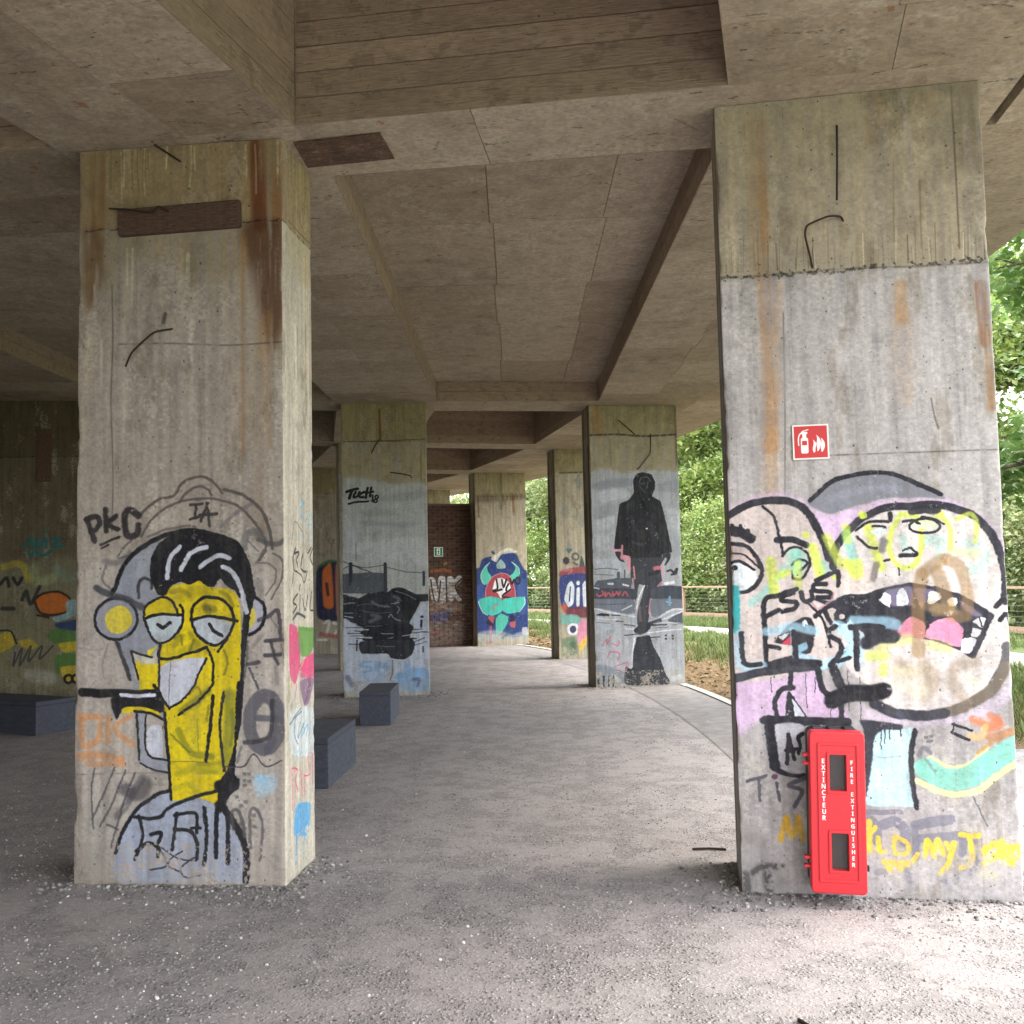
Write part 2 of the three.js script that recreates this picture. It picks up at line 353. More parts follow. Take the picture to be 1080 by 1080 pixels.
    ['s','#6cc6bd',39,0.45,14,[95,1439,172,1496,270,1618]],
    ['s','#6cc6bd',49,0.45,16,[328,1684,324,1598]],
    ['s','#6cc6bd',49,0.5,16,[446,1633,462,1595]],
    ['s','#6cc6bd',48,0.55,13,[571,1782,610,1629]],
    ['s','#8fd0c4',58,0.4,15,[946,1734,1016,1732,1013,1657]],
    ['s','#8fd0c4',58,0.35,17,[1138,1710,1207,1690,1202,1597,1149,1580]],
    ['s','#8fd0c4',38,0.4,13,[840,1756,854,1680]],
    ['s','#cfe052',51,0.8,10,[201,1649,213,1485]],
    ['s','#cfe052',39,0.75,12,[245,1580,283,1594]],
    ['e','#cfe052',0,0.85,4,[378,1778,396,1778,377,1757]],
    ['s','#cfe052',49,0.75,12,[407,1711,443,1571]],
    ['s','#cfe052',39,0.6,12,[331,1636,331,1521]],
    ['s','#cfe052',45,0.65,12,[478,1761,537,1631]],
    ['s','#cfe052',43,0.6,12,[572,1811,578,1744]],
    ['s','#cfe052',51,0.8,12,[573,1630,616,1573,619,1629]],
    ['s','#cfe052',43,0.75,12,[681,1808,703,1703,735,1603]],
    ['e','#cfe052',0,0.9,4,[656,1870,677,1870,655,1848]],
    ['s','#cfe052',21,0.9,4,[505,1565,515,1556]],
    ['s','#cfe052',25,0.8,8,[836,1867,790,1786,776,1682,824,1606,896,1623,930,1735,916,1848,836,1867]],
    ['s','#cfe052',25,0.7,8,[1023,1873,1063,1787,1058,1684]],
    ['s','#cfe052',23,0.7,8,[1096,1837,1163,1857,1188,1802,1176,1728]],
    ['s','#cfe052',33,0.6,10,[950,1828,1022,1854]],
    ['s','#d8e48c',48,0.4,15,[1084,1674,1180,1663]],
    ['s','#24242b',14,1.0,3,[621,1795,691,1834,774,1831]],
    ['s','#24242b',14,1.0,3,[624,1762,676,1713,712,1703]],
    ['s','#24242b',12,1.0,3,[699,1812,757,1805,733,1768]],
    ['f','#d9ece8',0,0.9,3,[689,1789,761,1796,732,1754]],
    ['s','#24242b',38,0.9,5,[891,1884,953,1884,1006,1884]],
    ['f','#dfe6c8',0,0.9,3,[878,1811,951,1837,1011,1807,966,1785]],
    ['o','#24242b',13,1.0,2,[945,1807,1016,1805,943,1770]],
    ['s','#24242b',13,1.0,2,[844,1831,889,1839,923,1819]],
    ['s','#24242b',10,1.0,2,[934,1852,995,1841,1038,1816]],
    ['s','#24242b',21,1.0,4,[787,1871,786,1842]],
    ['s','#24242b',13,1.0,3,[750,1634,772,1640]],
    ['s','#24242b',21,1.0,4,[827,1662,898,1662]],
    ['s','#24242b',10,1.0,3,[837,1685,873,1698,907,1669]],
    ['s','#6b5f5c',33,0.7,8,[708,1618,692,1552]],
    ['s','#24242b',8,1.0,2,[815,1601,818,1564]],
    ['s','#24242b',38,0.5,13,[750,1739,739,1693]],
    ['f','#2c2c35',0,1.0,4,[384,1463,483,1443,557,1470,657,1477,749,1513,865,1530,988,1501,1108,1443,1235,1357,1139,1165,1078,1191,958,1238,782,1268,655,1215,636,1271,605,1318,518,1395]],
    ['f','#83759a',0,0.8,8,[748,1495,865,1511,869,1418,771,1419]],
    ['f','#83759a',0,0.8,8,[1090,1433,1191,1366,1164,1358,1114,1386]],
    ['f','#83759a',0,0.8,6,[882,1501,987,1485,942,1454,912,1398]],
    ['f','#e8eaee',0,1.0,2,[712,1446,743,1483,772,1466,764,1408]],
    ['f','#e8eaee',0,1.0,2,[796,1417,805,1492,829,1507,849,1472,850,1418]],
    ['f','#e8e2dc',0,1.0,2,[941,1433,956,1480,998,1482,1008,1453,966,1421]],
    ['e','#e8e2dc',0,1.0,2,[1057,1428,1081,1427,1056,1404]],
    ['f','#e0e0e4',0,1.0,2,[1148,1335,1182,1357,1210,1343,1196,1300]],
    ['f','#e0e0e4',0,1.0,2,[1146,1303,1180,1291,1164,1261,1138,1266]],
    ['f','#e0e0e4',0,1.0,2,[1085,1185,1091,1243,1134,1261,1161,1245,1130,1181]],
    ['s','#24242b',8,1.0,2,[1177,1357,1188,1311]],
    ['f','#e88aa6',0,1.0,4,[781,1277,821,1333,867,1362,923,1324,916,1250,844,1264]],
    ['f','#e890b2',0,1.0,4,[920,1257,962,1331,1051,1350,1102,1292,1079,1207,993,1238]],
    ['s','#2c2c35',17,1.0,4,[927,1333,981,1360,1051,1359]],
    ['s','#2c2c35',25,1.0,4,[979,1500,1108,1443,1235,1357]],
    ['s','#2c2c35',27,1.0,4,[1229,1357,1186,1265,1139,1169]],
    ['s','#cfe06a',56,0.75,13,[662,1168,724,1168]],
    ['s','#cfe06a',41,0.8,7,[722,1112,716,1084]],
    ['s','#dfe07a',58,0.6,17,[708,1214,763,1242,844,1250]],
    ['s','#dfe07a',48,0.55,17,[948,1222,1026,1202]],
    ['s','#c9c07a',56,0.4,19,[792,1093,845,1093]],
    ['f','#c7b9a0',0,0.5,28,[758,1121,918,1139,984,1046,874,945,771,1019]],
    ['s','#8f7a62',47,0.45,19,[794,1139,812,1130]],
    ['s','#8f7a62',66,0.45,24,[917,1120,949,1046,910,973]],
    ['s','#8f7a62',56,0.45,22,[1153,1137,1066,1119,1036,1046,1084,964]],
    ['s','#e0dcc0',56,0.5,19,[1124,1064,1148,1027]],
    ['s','#e2dccb',75,0.5,22,[833,1010,893,991]],
    ['s','#97774f',63,0.62,13,[889,1185,895,1306,897,1454,925,1575]],
    ['s','#97774f',58,0.6,15,[925,1575,975,1612,1021,1639]],
    ['s','#97774f',63,0.6,13,[992,1583,1022,1489,1036,1396,982,1388]],
    ['s','#97774f',58,0.6,13,[1038,1638,1098,1599,1127,1488,1117,1368,1051,1359]],
    ['s','#a58a60',58,0.5,17,[931,1417,1053,1387]],
    ['s','#24242b',25,1.0,4,[159,1105,159,1276,162,1446,236,1475,321,1510]],
    ['s','#24242b',23,1.0,4,[419,1546,470,1571,526,1593,523,1518]],
    ['s','#24242b',23,1.0,4,[306,1491,254,1465,249,1445,318,1443,308,1412,247,1389]],
    ['s','#24242b',25,1.0,4,[172,1371,229,1399]],
    ['s','#24242b',23,1.0,4,[343,1493,355,1449,392,1454,394,1492]],
    ['s','#24242b',23,1.0,4,[464,1530,409,1525,412,1496,476,1488,484,1462,420,1463]],
    ['s','#24242b',14,1.0,3,[347,1464,443,1349,474,1216]],
    ['s','#24242b',23,1.0,4,[407,1366,445,1401,492,1424]],
    ['s','#24242b',23,1.0,4,[450,1401,483,1334]],
    ['o','#24242b',25,1.0,3,[535,1366,562,1366,534,1340]],
    ['s','#24242b',25,1.0,4,[575,1460,598,1365]],
    ['s','#24242b',25,1.0,4,[575,1460,638,1440,616,1365]],
    ['s','#24242b',25,1.0,4,[665,1458,720,1476,691,1430,726,1401,662,1393]],
    ['s','#24242b',39,0.9,8,[643,1365,724,1373]],
    ['s','#b08a90',12,0.7,3,[396,1435,418,1406,483,1443,503,1480]],
    ['f','#24242b',0,1.0,4,[204,1242,267,1322,343,1364,388,1357,406,1292,377,1189,289,1180,287,1223]],
    ['f','#c43a50',0,1.0,3,[241,1232,279,1270,292,1232]],
    ['f','#d8e4ee',0,1.0,3,[340,1340,361,1352,371,1326,350,1317]],
    ['f','#c8c2c4',0,1.0,3,[228,1271,275,1289,246,1251]],
    ['f','#8fc0da',0,0.9,6,[309,1218,356,1241,364,1208,317,1189]],
    ['s','#24242b',23,1.0,4,[175,1219,226,1209]],
    ['s','#24242b',23,1.0,4,[167,1133,233,1152,308,1170]],
    ['s','#a6d4ec',49,0.7,10,[33,1287,37,1134,139,1124]],
    ['s','#a6d4ec',43,0.7,10,[164,1295,239,1304,295,1322,404,1292]],
    ['s','#a6d4ec',59,0.75,12,[515,1319,567,1272,583,1215,507,1141]],
    ['s','#a6d4ec',59,0.7,14,[588,1337,714,1336,785,1325]],
    ['s','#a6d4ec',39,0.8,8,[308,1180,416,1132,434,1122,554,1178]],
    ['s','#a6d4ec',35,0.7,8,[601,1122,619,1215,617,1271]],
    ['s','#a6d4ec',29,0.8,8,[294,1303,306,1123]],
    ['s','#24242b',25,1.0,4,[42,1289,51,1142,132,1133]],
    ['s','#24242b',27,1.0,4,[299,1294,306,1123]],
    ['s','#24242b',25,1.0,4,[501,1315,468,1292,476,1268,520,1235,523,1188,470,1122]],
    ['s','#24242b',29,1.0,5,[573,1313,650,1318,723,1309]],
    ['s','#24242b',29,1.0,5,[600,1309,596,1108]],
    ['s','#24242b',23,1.0,4,[507,1141,562,1159]],
    ['s','#24242b',68,0.95,10,[647,1234,702,1266,773,1265]],
    ['s','#24242b',39,0.9,8,[805,1372,842,1399]],
    ['s','#33333c',44,1.0,5,[-5,1060,147,1094,287,1112,397,1121]],
    ['s','#24242b',38,1.0,6,[186,1124,288,1142,416,1132]],
    ['s','#2a2a31',25,1.0,4,[277,1090,272,1010]],
    ['s','#2a2a31',25,1.0,4,[204,864,195,944,232,1005,285,1012]],
    ['s','#2a2a31',29,1.0,4,[410,1099,429,1001,475,968]],
    ['s','#2a2a31',44,1.0,5,[481,1113,516,1019]],
    ['s','#2a2a31',25,1.0,4,[512,926,513,856]],
    ['s','#17171c',80,1.0,9,[472,949,555,986,645,986,717,996]],
    ['s','#17171c',19,1.0,5,[453,926,489,930]],
    ['f','#24242b',0,1.0,3,[244,831,252,963,268,995,342,879,367,832,293,813]],
    ['f','#cfd2dc',0,1.0,3,[281,958,334,874,299,830,287,878]],
    ['s','#24242b',42,1.0,4,[138,854,295,850,423,849,540,844]],
    ['s','#24242b',51,1.0,4,[162,854,171,727,181,625]],
    ['s','#24242b',29,1.0,4,[185,620,212,597,321,580]],
    ['f','#c4c3cb',0,0.85,6,[193,826,330,822,321,598,217,616]],
    ['s','#24242b',19,1.0,3,[254,784,243,642]],
    ['s','#24242b',19,1.0,3,[254,784,277,663]],
    ['s','#24242b',17,1.0,3,[239,705,289,710]],
    ['s','#24242b',19,1.0,3,[324,785,301,766,308,729,298,691]],
    ['s','#4a4854',15,0.9,3,[44,546,139,579]],
    ['s','#4a4854',15,0.9,3,[102,565,103,453]],
    ['e','#5d3a58',0,0.9,2,[179,573,194,573,178,559]],
    ['s','#4a4854',15,0.9,3,[187,541,199,455]],
    ['s','#4a4854',21,0.9,4,[329,571,246,532,309,505,269,430]],
    ['s','#d9a52a',29,0.75,5,[197,262,229,374]],
    ['s','#d9a52a',29,0.75,5,[229,374,252,282,285,375]],
    ['s','#d9a52a',29,0.75,5,[285,375,299,269]],
    ['s','#2a2a31',4,0.9,1,[179,1067,181,991]],
    ['s','#2a2a31',4,0.9,1,[348,1085,348,916]],
    ['s','#2a2a31',4,0.9,1,[468,963,460,870]],
    ['s','#2a2a31',4,0.9,1,[550,1094,551,898]],
    ['s','#2a2a31',4,0.9,1,[608,1066,605,861]],
    ['s','#2a2a31',5,0.9,1,[395,1066,390,991]],
    ['f','#b9e0e8',0,0.95,6,[663,787,779,807,850,816,831,679,831,551,846,442,727,439,609,446,629,584]],
    ['f','#33343d',0,1.0,6,[599,856,674,847,794,832,783,805,704,804,664,769,648,658,634,575,610,481,616,787]],
    ['s','#24242b',24,1.0,4,[854,809,831,679,831,551,846,431]],
    ['s','#24242b',5,0.9,1,[695,806,691,714]],
    ['s','#24242b',5,0.9,1,[713,806,710,742]],
    ['s','#24242b',6,0.9,1,[737,811,735,760]],
    ['s','#24242b',6,0.9,1,[789,820,785,779]],
    ['s','#88a4ae',7,0.6,2,[667,677,729,673,791,678]],
    ['s','#f1e8a4',26,0.95,4,[918,672,1007,624,1103,645,1176,728]],
    ['s','#86d3bd',103,0.95,6,[894,625,979,576,1083,582,1189,651,1313,733]],
    ['s','#f1e8a4',28,0.95,4,[856,562,967,509,1114,512,1229,600,1342,677]],
    ['s','#b5885a',19,0.8,6,[1140,700,1194,746,1247,773]],
    ['s','#e0764a',37,0.7,7,[1122,859,1198,827,1234,864]],
    ['s','#e0764a',32,0.7,7,[1201,882,1250,837,1180,809]],
    ['s','#b87848',37,0.7,7,[1195,773,1317,806]],
    ['s','#e8b070',28,0.7,7,[1110,781,1152,773,1181,827]],
    ['s','#24242b',12,1.0,2,[1030,836,1115,804]],
    ['s','#24242b',15,1.0,2,[1024,794,1102,761]],
    ['s','#24242b',7,1.0,2,[1037,840,1028,799]],
    ['t','#55555c',17,0.7,2,[905,771,927,776,913,753,930,753]],
    ['s','#70707a',21,0.8,6,[866,688,890,725,923,698]],
    ['s','#7a8a86',15,0.7,4,[896,670,937,607]],
    ['s','#5a5a60',7,0.8,1,[1106,487,1165,349]],
    ['s','#7c7c88',26,0.9,3,[608,410,770,408]],
    ['s','#7c7c88',46,0.9,4,[614,376,649,346,653,271]],
    ['s','#7c7c88',51,0.9,4,[686,347,738,360,788,323,782,274]],
    ['s','#7c7c88',34,0.9,3,[829,196,834,351]],
    ['s','#7c7c88',46,0.9,3,[834,347,914,368,997,379]],
    ['s','#7c7c88',43,0.9,4,[855,287,983,300,1055,303,1097,282]],
    ['s','#7c7c88',38,0.85,6,[1054,296,1043,221]],
    ['s','#7c7c88',38,0.8,6,[944,95,987,85,1075,140,1103,193]],
    ['s','#7c7c88',31,0.6,9,[786,131,799,86]],
    ['s','#7c7c88',31,0.5,9,[647,119,676,127]],
    ['s','#f0c640',28,0.92,3,[620,361,617,209]],
    ['s','#f0c640',23,0.92,3,[610,285,649,331]],
    ['s','#f0c640',23,0.92,3,[660,286,662,222,691,215]],
    ['s','#f0c640',21,0.92,3,[734,288,737,211,783,214,799,244,786,274,737,294]],
    ['s','#f0c640',21,0.92,3,[838,214,816,178]],
    ['s','#f0c640',23,0.92,3,[873,201,889,283,913,201]],
    ['s','#f0c640',23,0.92,3,[913,201,933,284,958,213]],
    ['s','#f0c640',23,0.92,3,[974,268,990,231]],
    ['s','#f0c640',25,0.92,3,[1010,272,978,174,942,119]],
    ['s','#f0c640',25,0.92,3,[1041,311,1083,303,1123,307]],
    ['s','#f0c640',26,0.92,3,[1079,297,1088,222,1076,166,1037,152]],
    ['s','#f0c640',26,0.9,3,[1152,254,1141,172]],
    ['s','#f0c640',31,0.9,3,[1152,246,1195,270,1214,226,1163,195]],
    ['s','#f0c640',31,0.85,4,[1224,278,1233,182,1265,242,1237,256]],
    ['s','#f0c640',26,0.9,4,[1272,250,1301,258,1298,213,1261,175]],
    ['s','#f0c640',34,0.75,6,[686,169,788,165]],
    ['s','#f0c640',28,0.75,6,[699,139,758,141]],
    ['s','#d8cf9a',46,0.3,20,[1131,127,1188,121]],
    ['s','#2c2a2c',38,0.7,13,[18,90,25,25]],
    ['s','#2c2a2c',29,0.7,11,[55,100,102,130,194,132]],
    ['s','#2c2a2c',38,0.7,13,[128,93,130,10]],
  ],
  'L2': [
    ['f','#a9afae',0,0.85,44,[22,2954,231,3010,679,2916,1196,2879,1190,1985,1204,1519,1174,69,1,104,13,2094]],
    ['f','#7c8480',0,0.4,44,[198,2557,588,2565,790,2489,442,2465]],
    ['f','#7c8480',0,0.35,44,[85,2821,561,2756,1115,2836,1113,2718,734,2665,156,2689]],
    ['f','#c8cdcc',0,0.35,44,[647,2652,792,2621,675,2549]],
    ['f','#c8ccd2',0,0.4,58,[207,2091,1134,2161,1157,1781,666,1850,219,1829]],
    ['f','#7a8286',0,0.4,38,[225,2411,673,2388,1079,2367,875,2312,325,2351]],
    ['f','#b4bac2',0,0.5,29,[39,2530,180,2237,147,1860,25,1862]],
    ['s','#0c0c0e',38,1.0,3,[71,2814,143,2842,223,2856]],
    ['s','#0c0c0e',41,1.0,3,[146,2838,106,2726]],
    ['s','#0c0c0e',32,1.0,3,[193,2812,164,2740,214,2746,247,2812]],
    ['s','#0c0c0e',32,1.0,3,[316,2811,258,2782,250,2739,301,2738]],
    ['s','#0c0c0e',32,1.0,3,[360,2864,330,2730]],
    ['s','#0c0c0e',32,1.0,3,[411,2868,388,2744]],
    ['s','#0c0c0e',29,1.0,3,[330,2796,439,2809]],
    ['s','#0c0c0e',26,1.0,3,[424,2758,433,2677]],
    ['s','#0c0c0e',23,1.0,3,[413,2685,445,2677]],
    ['o','#0c0c0e',20,1.0,3,[482,2739,503,2739,481,2716]],
    ['o','#0c0c0e',20,1.0,3,[466,2687,488,2687,466,2667]],
    ['s','#0c0c0e',26,1.0,3,[95,2649,213,2670,365,2678]],
    ['f','#49505a',0,1.0,6,[9,1682,577,1684,597,1532,588,1422,14,1421,8,1574]],
    ['s','#262c36',50,1.0,4,[115,1817,113,1542]],
    ['s','#262c36',44,1.0,4,[586,1808,590,1532,586,1437]],
    ['s','#30363f',35,1.0,4,[1115,1688,1113,1521,1107,1512]],
    ['s','#2f3540',10,0.9,1,[18,1848,204,1779,404,1688]],
    ['s','#2f3540',9,0.9,1,[147,1802,333,1762,578,1793]],
    ['s','#2f3540',9,0.9,1,[607,1764,852,1700,1112,1673]],
    ['s','#2f3540',9,0.9,1,[17,1747,132,1795,376,1696]],
    ['s','#22262a',7,0.8,1,[190,2106,188,1859]],
    ['f','#20232b',0,1.0,9,[14,1406,214,1344,430,1455,603,1422,748,1484,863,1459,1006,1384,1173,1380,1176,1286,1048,1267,914,996,942,908,854,795,954,764,937,563,792,495,592,573,249,596,250,754,323,895,167,1000,11,1075,13,1334]],
    ['f','#4c525c',0,1.0,11,[130,1577,532,1568,531,1438,401,1412,143,1418]],
    ['f','#14161d',0,1.0,11,[661,1449,776,1473,1006,1355,1051,1260,915,1024,857,1055,773,1259]],
    ['f','#14161d',0,1.0,9,[210,984,914,981,956,908,911,794,951,735,949,606,821,523,592,573,263,610,235,697,323,809,180,899]],
    ['s','#6f7683',32,0.7,11,[400,1296,500,1236,629,1219]],
    ['s','#6f7683',43,0.6,14,[703,1362,774,1317,716,1260]],
    ['s','#8a92a0',14,0.8,4,[744,1223,773,1187,743,1130]],
    ['s','#9aa2b0',14,0.8,4,[627,1075,656,1117,699,1059,785,1028]],
    ['s','#7a8290',49,0.5,17,[398,1109,512,1078,368,1024]],
    ['s','#8a93a2',17,0.8,4,[13,1277,156,1281]],
    ['s','#8a93a2',14,0.8,4,[26,1147,140,1144]],
    ['s','#a8b0be',14,0.9,3,[25,1104,139,1084]],
    ['s','#c4cad6',17,0.8,4,[195,913,345,913]],
    ['s','#c4cad6',20,0.8,4,[194,813,387,800]],
    ['s','#9aa0ac',14,0.8,4,[524,854,682,850]],
    ['s','#9aa0ac',11,0.8,4,[523,761,681,800]],
    ['s','#c4cad6',13,0.8,3,[811,818,955,829]],
    ['s','#c4cad6',20,0.8,4,[949,1429,906,1458]],
    ['f','#aeb8c8',0,0.9,9,[10,1047,153,986,281,939,194,813,322,752,257,696,249,582,349,579,592,580,706,505,821,495,944,563,957,735,999,907,921,995,1047,1209,1186,1264,1180,441,1059,72,1,104]],
    ['s','#20232b',11,0.9,3,[66,873,266,861]],
    ['s','#20232b',11,0.9,3,[79,722,279,713]],
    ['s','#20232b',14,0.9,3,[159,900,323,888]],
    ['s','#20232b',13,0.9,3,[179,799,308,792]],
    ['s','#20232b',11,0.9,3,[942,901,1086,902]],
    ['s','#20232b',11,0.9,3,[1071,859,1187,859]],
    ['s','#20232b',11,0.9,3,[968,728,1113,789]],
    ['s','#20232b',20,0.95,3,[191,770,186,634]],
    ['s','#20232b',32,0.95,3,[1073,1021,1069,934]],
    ['s','#20232b',20,0.95,3,[1090,660,1090,588]],
    ['e','#20232b',0,0.95,3,[1081,1071,1106,1070,1081,1052]],
    ['f','#20232b',0,1.0,6,[250,754,947,750,949,592,821,495,649,521,592,594,263,593]],
    ['s','#20232b',9,0.9,1,[38,946,281,945]],
    ['s','#20232b',9,0.9,1,[108,836,323,826]],
    ['s','#20232b',10,0.9,1,[912,851,1143,867]],
    ['s','#20232b',9,0.9,1,[953,678,1141,730]],
    ['s','#14161d',17,0.95,3,[279,774,998,777]],
    ['s','#8a93a2',7,0.8,1,[310,960,539,962]],
    ['s','#8a93a2',7,0.8,1,[450,691,708,670]],
    ['s','#5c6470',11,0.7,3,[226,1185,455,1137,657,1146]],
    ['s','#5c6470',11,0.7,3,[198,1244,328,1269,457,1252]],
    ['s','#8a93a2',9,0.8,1,[718,1434,862,1387,1005,1311]],
    ['s','#aab2c0',7,0.9,1,[658,1262,774,1273]],
    ['s','#33363f',7,0.9,1,[14,1377,142,1367,228,1329]],
    ['s','#6fa0d4',37,0.7,9,[383,478,262,467,254,424,375,392,360,350,260,339]],
    ['s','#6fa0d4',32,0.7,9,[440,476,439,362]],
    ['s','#6fa0d4',32,0.7,9,[475,347,483,461,532,388,583,458,589,358]],
    ['s','#6fa0d4',29,0.6,9,[833,351,835,465,898,349,899,464]],
    ['f','#6a9ed2',0,0.65,34,[703,283,934,377,1157,342,1153,69,815,80]],
    ['f','#86acd4',0,0.4,34,[231,325,560,330,530,202,273,210]],
    ['s','#3f4a66',43,0.6,17,[946,219,1033,216,1002,131]],
    ['s','#4c526a',72,0.6,26,[60,273,116,172]],
    ['s','#33363f',14,0.6,4,[670,484,668,313,630,214]],
  ],
  'R2': [
    ['f','#aab0ba',0,0.9,36,[-7,2999,501,3057,658,3087,1336,3036,1333,2252,1324,1519,1324,159,1312,39,-3,42,-17,651]],
    ['f','#7a828e',0,0.5,36,[29,2908,342,2982,623,2964,605,2873,276,2845,42,2816]],
    ['f','#7a828e',0,0.4,36,[998,2885,1285,2960,1312,2805,1026,2777]],
    ['f','#cfd4dc',0,0.6,36,[104,2785,494,2828,569,2720,177,2633]],
    ['f','#cfd4dc',0,0.5,46,[1144,2530,1316,2467,1307,2191,1183,2254]],
    ['f','#8a919c',0,0.45,46,[35,2543,331,2601,342,2448,62,2391]],
    ['f','#d4d8e0',0,0.5,39,[76,2361,342,2448,323,2327,135,2239]],
    ['f','#c8ccd6',0,0.4,46,[40,2149,304,2206,283,1994,80,1937]],
    ['f','#8f95a2',0,0.4,46,[1194,2132,1320,2099,1311,1855,1218,1887]],
    ['f','#c2c8d2',0,0.6,46,[46,1817,463,1810,518,1567,58,1697]],
    ['f','#25262d',0,1.0,5,[791,3068,900,3032,952,2931,949,2824,906,2717,1022,2647,1058,2531,1106,2317,1146,2102,1174,1911,1028,1868,1033,1769,911,1649,554,1732,542,1838,442,1886,429,1962,325,1963,336,2115,370,2326,399,2509,425,2615,551,2667,633,2781,630,2949,688,3041]],
    ['s','#6d7079',15,0.8,5,[724,2918,749,2979,844,2994,889,2932]],
    ['s','#5a5d66',24,0.7,6,[747,2902,794,2910]],
    ['s','#5a5d66',21,0.7,6,[850,2932,831,2840]],
    ['s','#5a5d66',21,0.6,8,[722,2872,790,2779]],
    ['s','#3d3f48',61,0.5,24,[575,2415,662,2201]],
    ['s','#3d3f48',91,0.5,27,[854,2320,941,2105]],
    ['s','#3d3f48',61,0.5,24,[533,2568,597,2628]],
    ['s','#4a4c55',39,0.5,15,[595,2050,750,2017]],
    ['s','#15161b',46,0.7,15,[739,2673,798,2534]],
    ['s','#15161b',46,0.6,15,[504,2112,532,2020]],
    ['s','#0f1014',8,0.9,2,[1025,2639,1022,2257,1028,1875]],
    ['e','#e8eaf0',0,1.0,2,[808,2250,824,2250,808,2240]],
    ['f','#30323a',0,1.0,5,[335,1925,420,1916,426,1841,470,1772,401,1788,348,1857]],
    ['f','#30323a',0,1.0,5,[1036,1867,1147,1888,1149,1812,1086,1722,1054,1715,1096,1798,1074,1829,1041,1784]],
    ['f','#3a3d47',0,1.0,5,[549,1823,1042,1829,991,1709,1015,1480,950,1391,853,1302,817,1152,786,912,631,916,644,1081,695,1231,747,1411,670,1443,635,1308,598,1128,568,1144,589,1339,549,1536,554,1717]],
    ['s','#c9a8ae',30,0.8,6,[580,1535,589,1339,598,1128]],
    ['s','#e8e8ee',24,0.95,4,[748,1426,665,1262,625,1097]],
    ['s','#7d6a70',39,0.7,9,[668,1126,678,930]],
    ['s','#d98a98',21,0.85,4,[1015,1480,902,1362,835,1227,805,1032]],
    ['s','#e89aa8',55,0.9,8,[433,1833,526,1831,523,1718]],
    ['s','#e89aa8',33,0.9,6,[438,2007,426,1841]],
    ['s','#e89aa8',30,0.8,6,[282,1964,328,1941,421,1947]],
    ['s','#e89aa8',33,0.8,6,[531,1733,536,1642]],
    ['s','#e89aa8',24,0.8,5,[600,1701,611,1535]],
    ['s','#e07a8c',61,0.8,9,[912,1672,975,1679]],
    ['s','#24262e',52,0.8,12,[831,1590,957,1618]],
    ['s','#d98a98',18,0.8,5,[1032,1738,1034,1556]],
    ['s','#454b56',12,0.8,3,[27,1682,212,1686,366,1668]],
    ['s','#454b56',9,0.8,3,[9,1607,302,1586]],
    ['s','#454b56',46,0.9,6,[372,1615,370,1540]],
    ['s','#454b56',18,0.9,6,[467,1658,463,1538]],
    ['f','#555b67',0,1.0,6,[20,1457,68,1516,223,1528,347,1540,549,1536,544,1385,358,1374,19,1397]],
    ['f','#3d4452',0,1.0,6,[-4,1398,591,1384,602,1233,-7,1255]],
    ['f','#3d4452',0,1.0,6,[855,1378,1013,1420,1327,1398,1329,1223,851,1235]],
    ['s','#d2d6de',30,1.0,4,[221,1468,283,1463]],
    ['s','#e2e6ee',42,1.0,4,[1061,1449,1188,1461]],
    ['s','#e2e6ee',24,1.0,4,[437,1448,514,1431]],
    ['s','#d8dce4',15,1.0,4,[4,1412,80,1396]],
    ['s','#c95a68',24,0.9,4,[47,1321,77,1291,140,1319,126,1365]],
    ['s','#c95a68',24,0.9,4,[171,1349,170,1289,217,1332,262,1286]],
    ['s','#c95a68',24,0.9,4,[279,1346,293,1293,341,1345,363,1299,388,1351]],
    ['s','#c95a68',24,0.9,4,[425,1297,465,1349,502,1288]],
    ['s','#1e2028',33,0.9,6,[1099,1630,1147,1645,1193,1613,1241,1658,1224,1598,1160,1576]],
    ['f','#6b7482',0,0.95,9,[-4,1248,570,1234,596,1038,410,1042,134,1110,-4,1128]],
    ['f','#6b7482',0,0.95,9,[851,1227,1329,1215,1330,1094,1191,1082,952,968,843,1001]],
    ['f','#4a5160',0,0.95,7,[1092,934,1328,1049,1325,882,1106,903]],
    ['s','#d4d9e2',21,0.9,4,[411,1087,552,1144]],
    ['s','#d4d9e2',21,0.9,4,[-4,1121,286,1046,594,985]],
    ['s','#d9dde6',27,0.9,4,[952,968,1143,1069,1324,1079]],
    ['s','#d9dde6',21,0.9,4,[966,922,1156,993,1315,1049]],
    ['f','#20222a',0,1.0,4,[32,1030,117,1050,216,1033,208,1006,54,1014]],
    ['s','#30333d',18,0.9,4,[254,1017,378,1013]],
    ['s','#3a3e4a',15,0.9,4,[314,928,422,928]],
    ['s','#3a3e4a',18,0.9,4,[436,877,590,850]],
    ['s','#30333d',60,0.9,7,[824,881,966,922]],
    ['s','#30333d',21,0.9,4,[808,851,1058,862]],
    ['s','#e0e4ec',15,0.9,3,[465,816,619,804]],
    ['s','#e0e4ec',15,0.9,3,[773,747,992,771,1275,793]],
    ['s','#30333d',15,0.9,3,[431,727,679,735]],
    ['s','#30333d',15,0.9,3,[771,680,958,689]],
    ['f','#30333d',0,1.0,6,[630,909,809,904,822,821,742,748,602,745,573,798,637,856]],
    ['f','#2b2e38',0,1.0,4,[616,692,803,709,860,549,956,366,1019,169,1069,18,441,26,441,279,525,246,555,484,599,632]],
    ['s','#e4e8f0',21,0.8,6,[585,678,545,484,534,276]],
    ['s','#9ac0dc',18,0.8,6,[1069,1191,1147,1174]],
    ['s','#6fb0dc',36,0.8,7,[1118,1251,1114,1145]],
    ['s','#8fbcdc',24,0.6,7,[156,817,280,836]],
    ['t','#20222a',33,0.9,3,[1045,702,1146,699,1043,656,1148,658]],
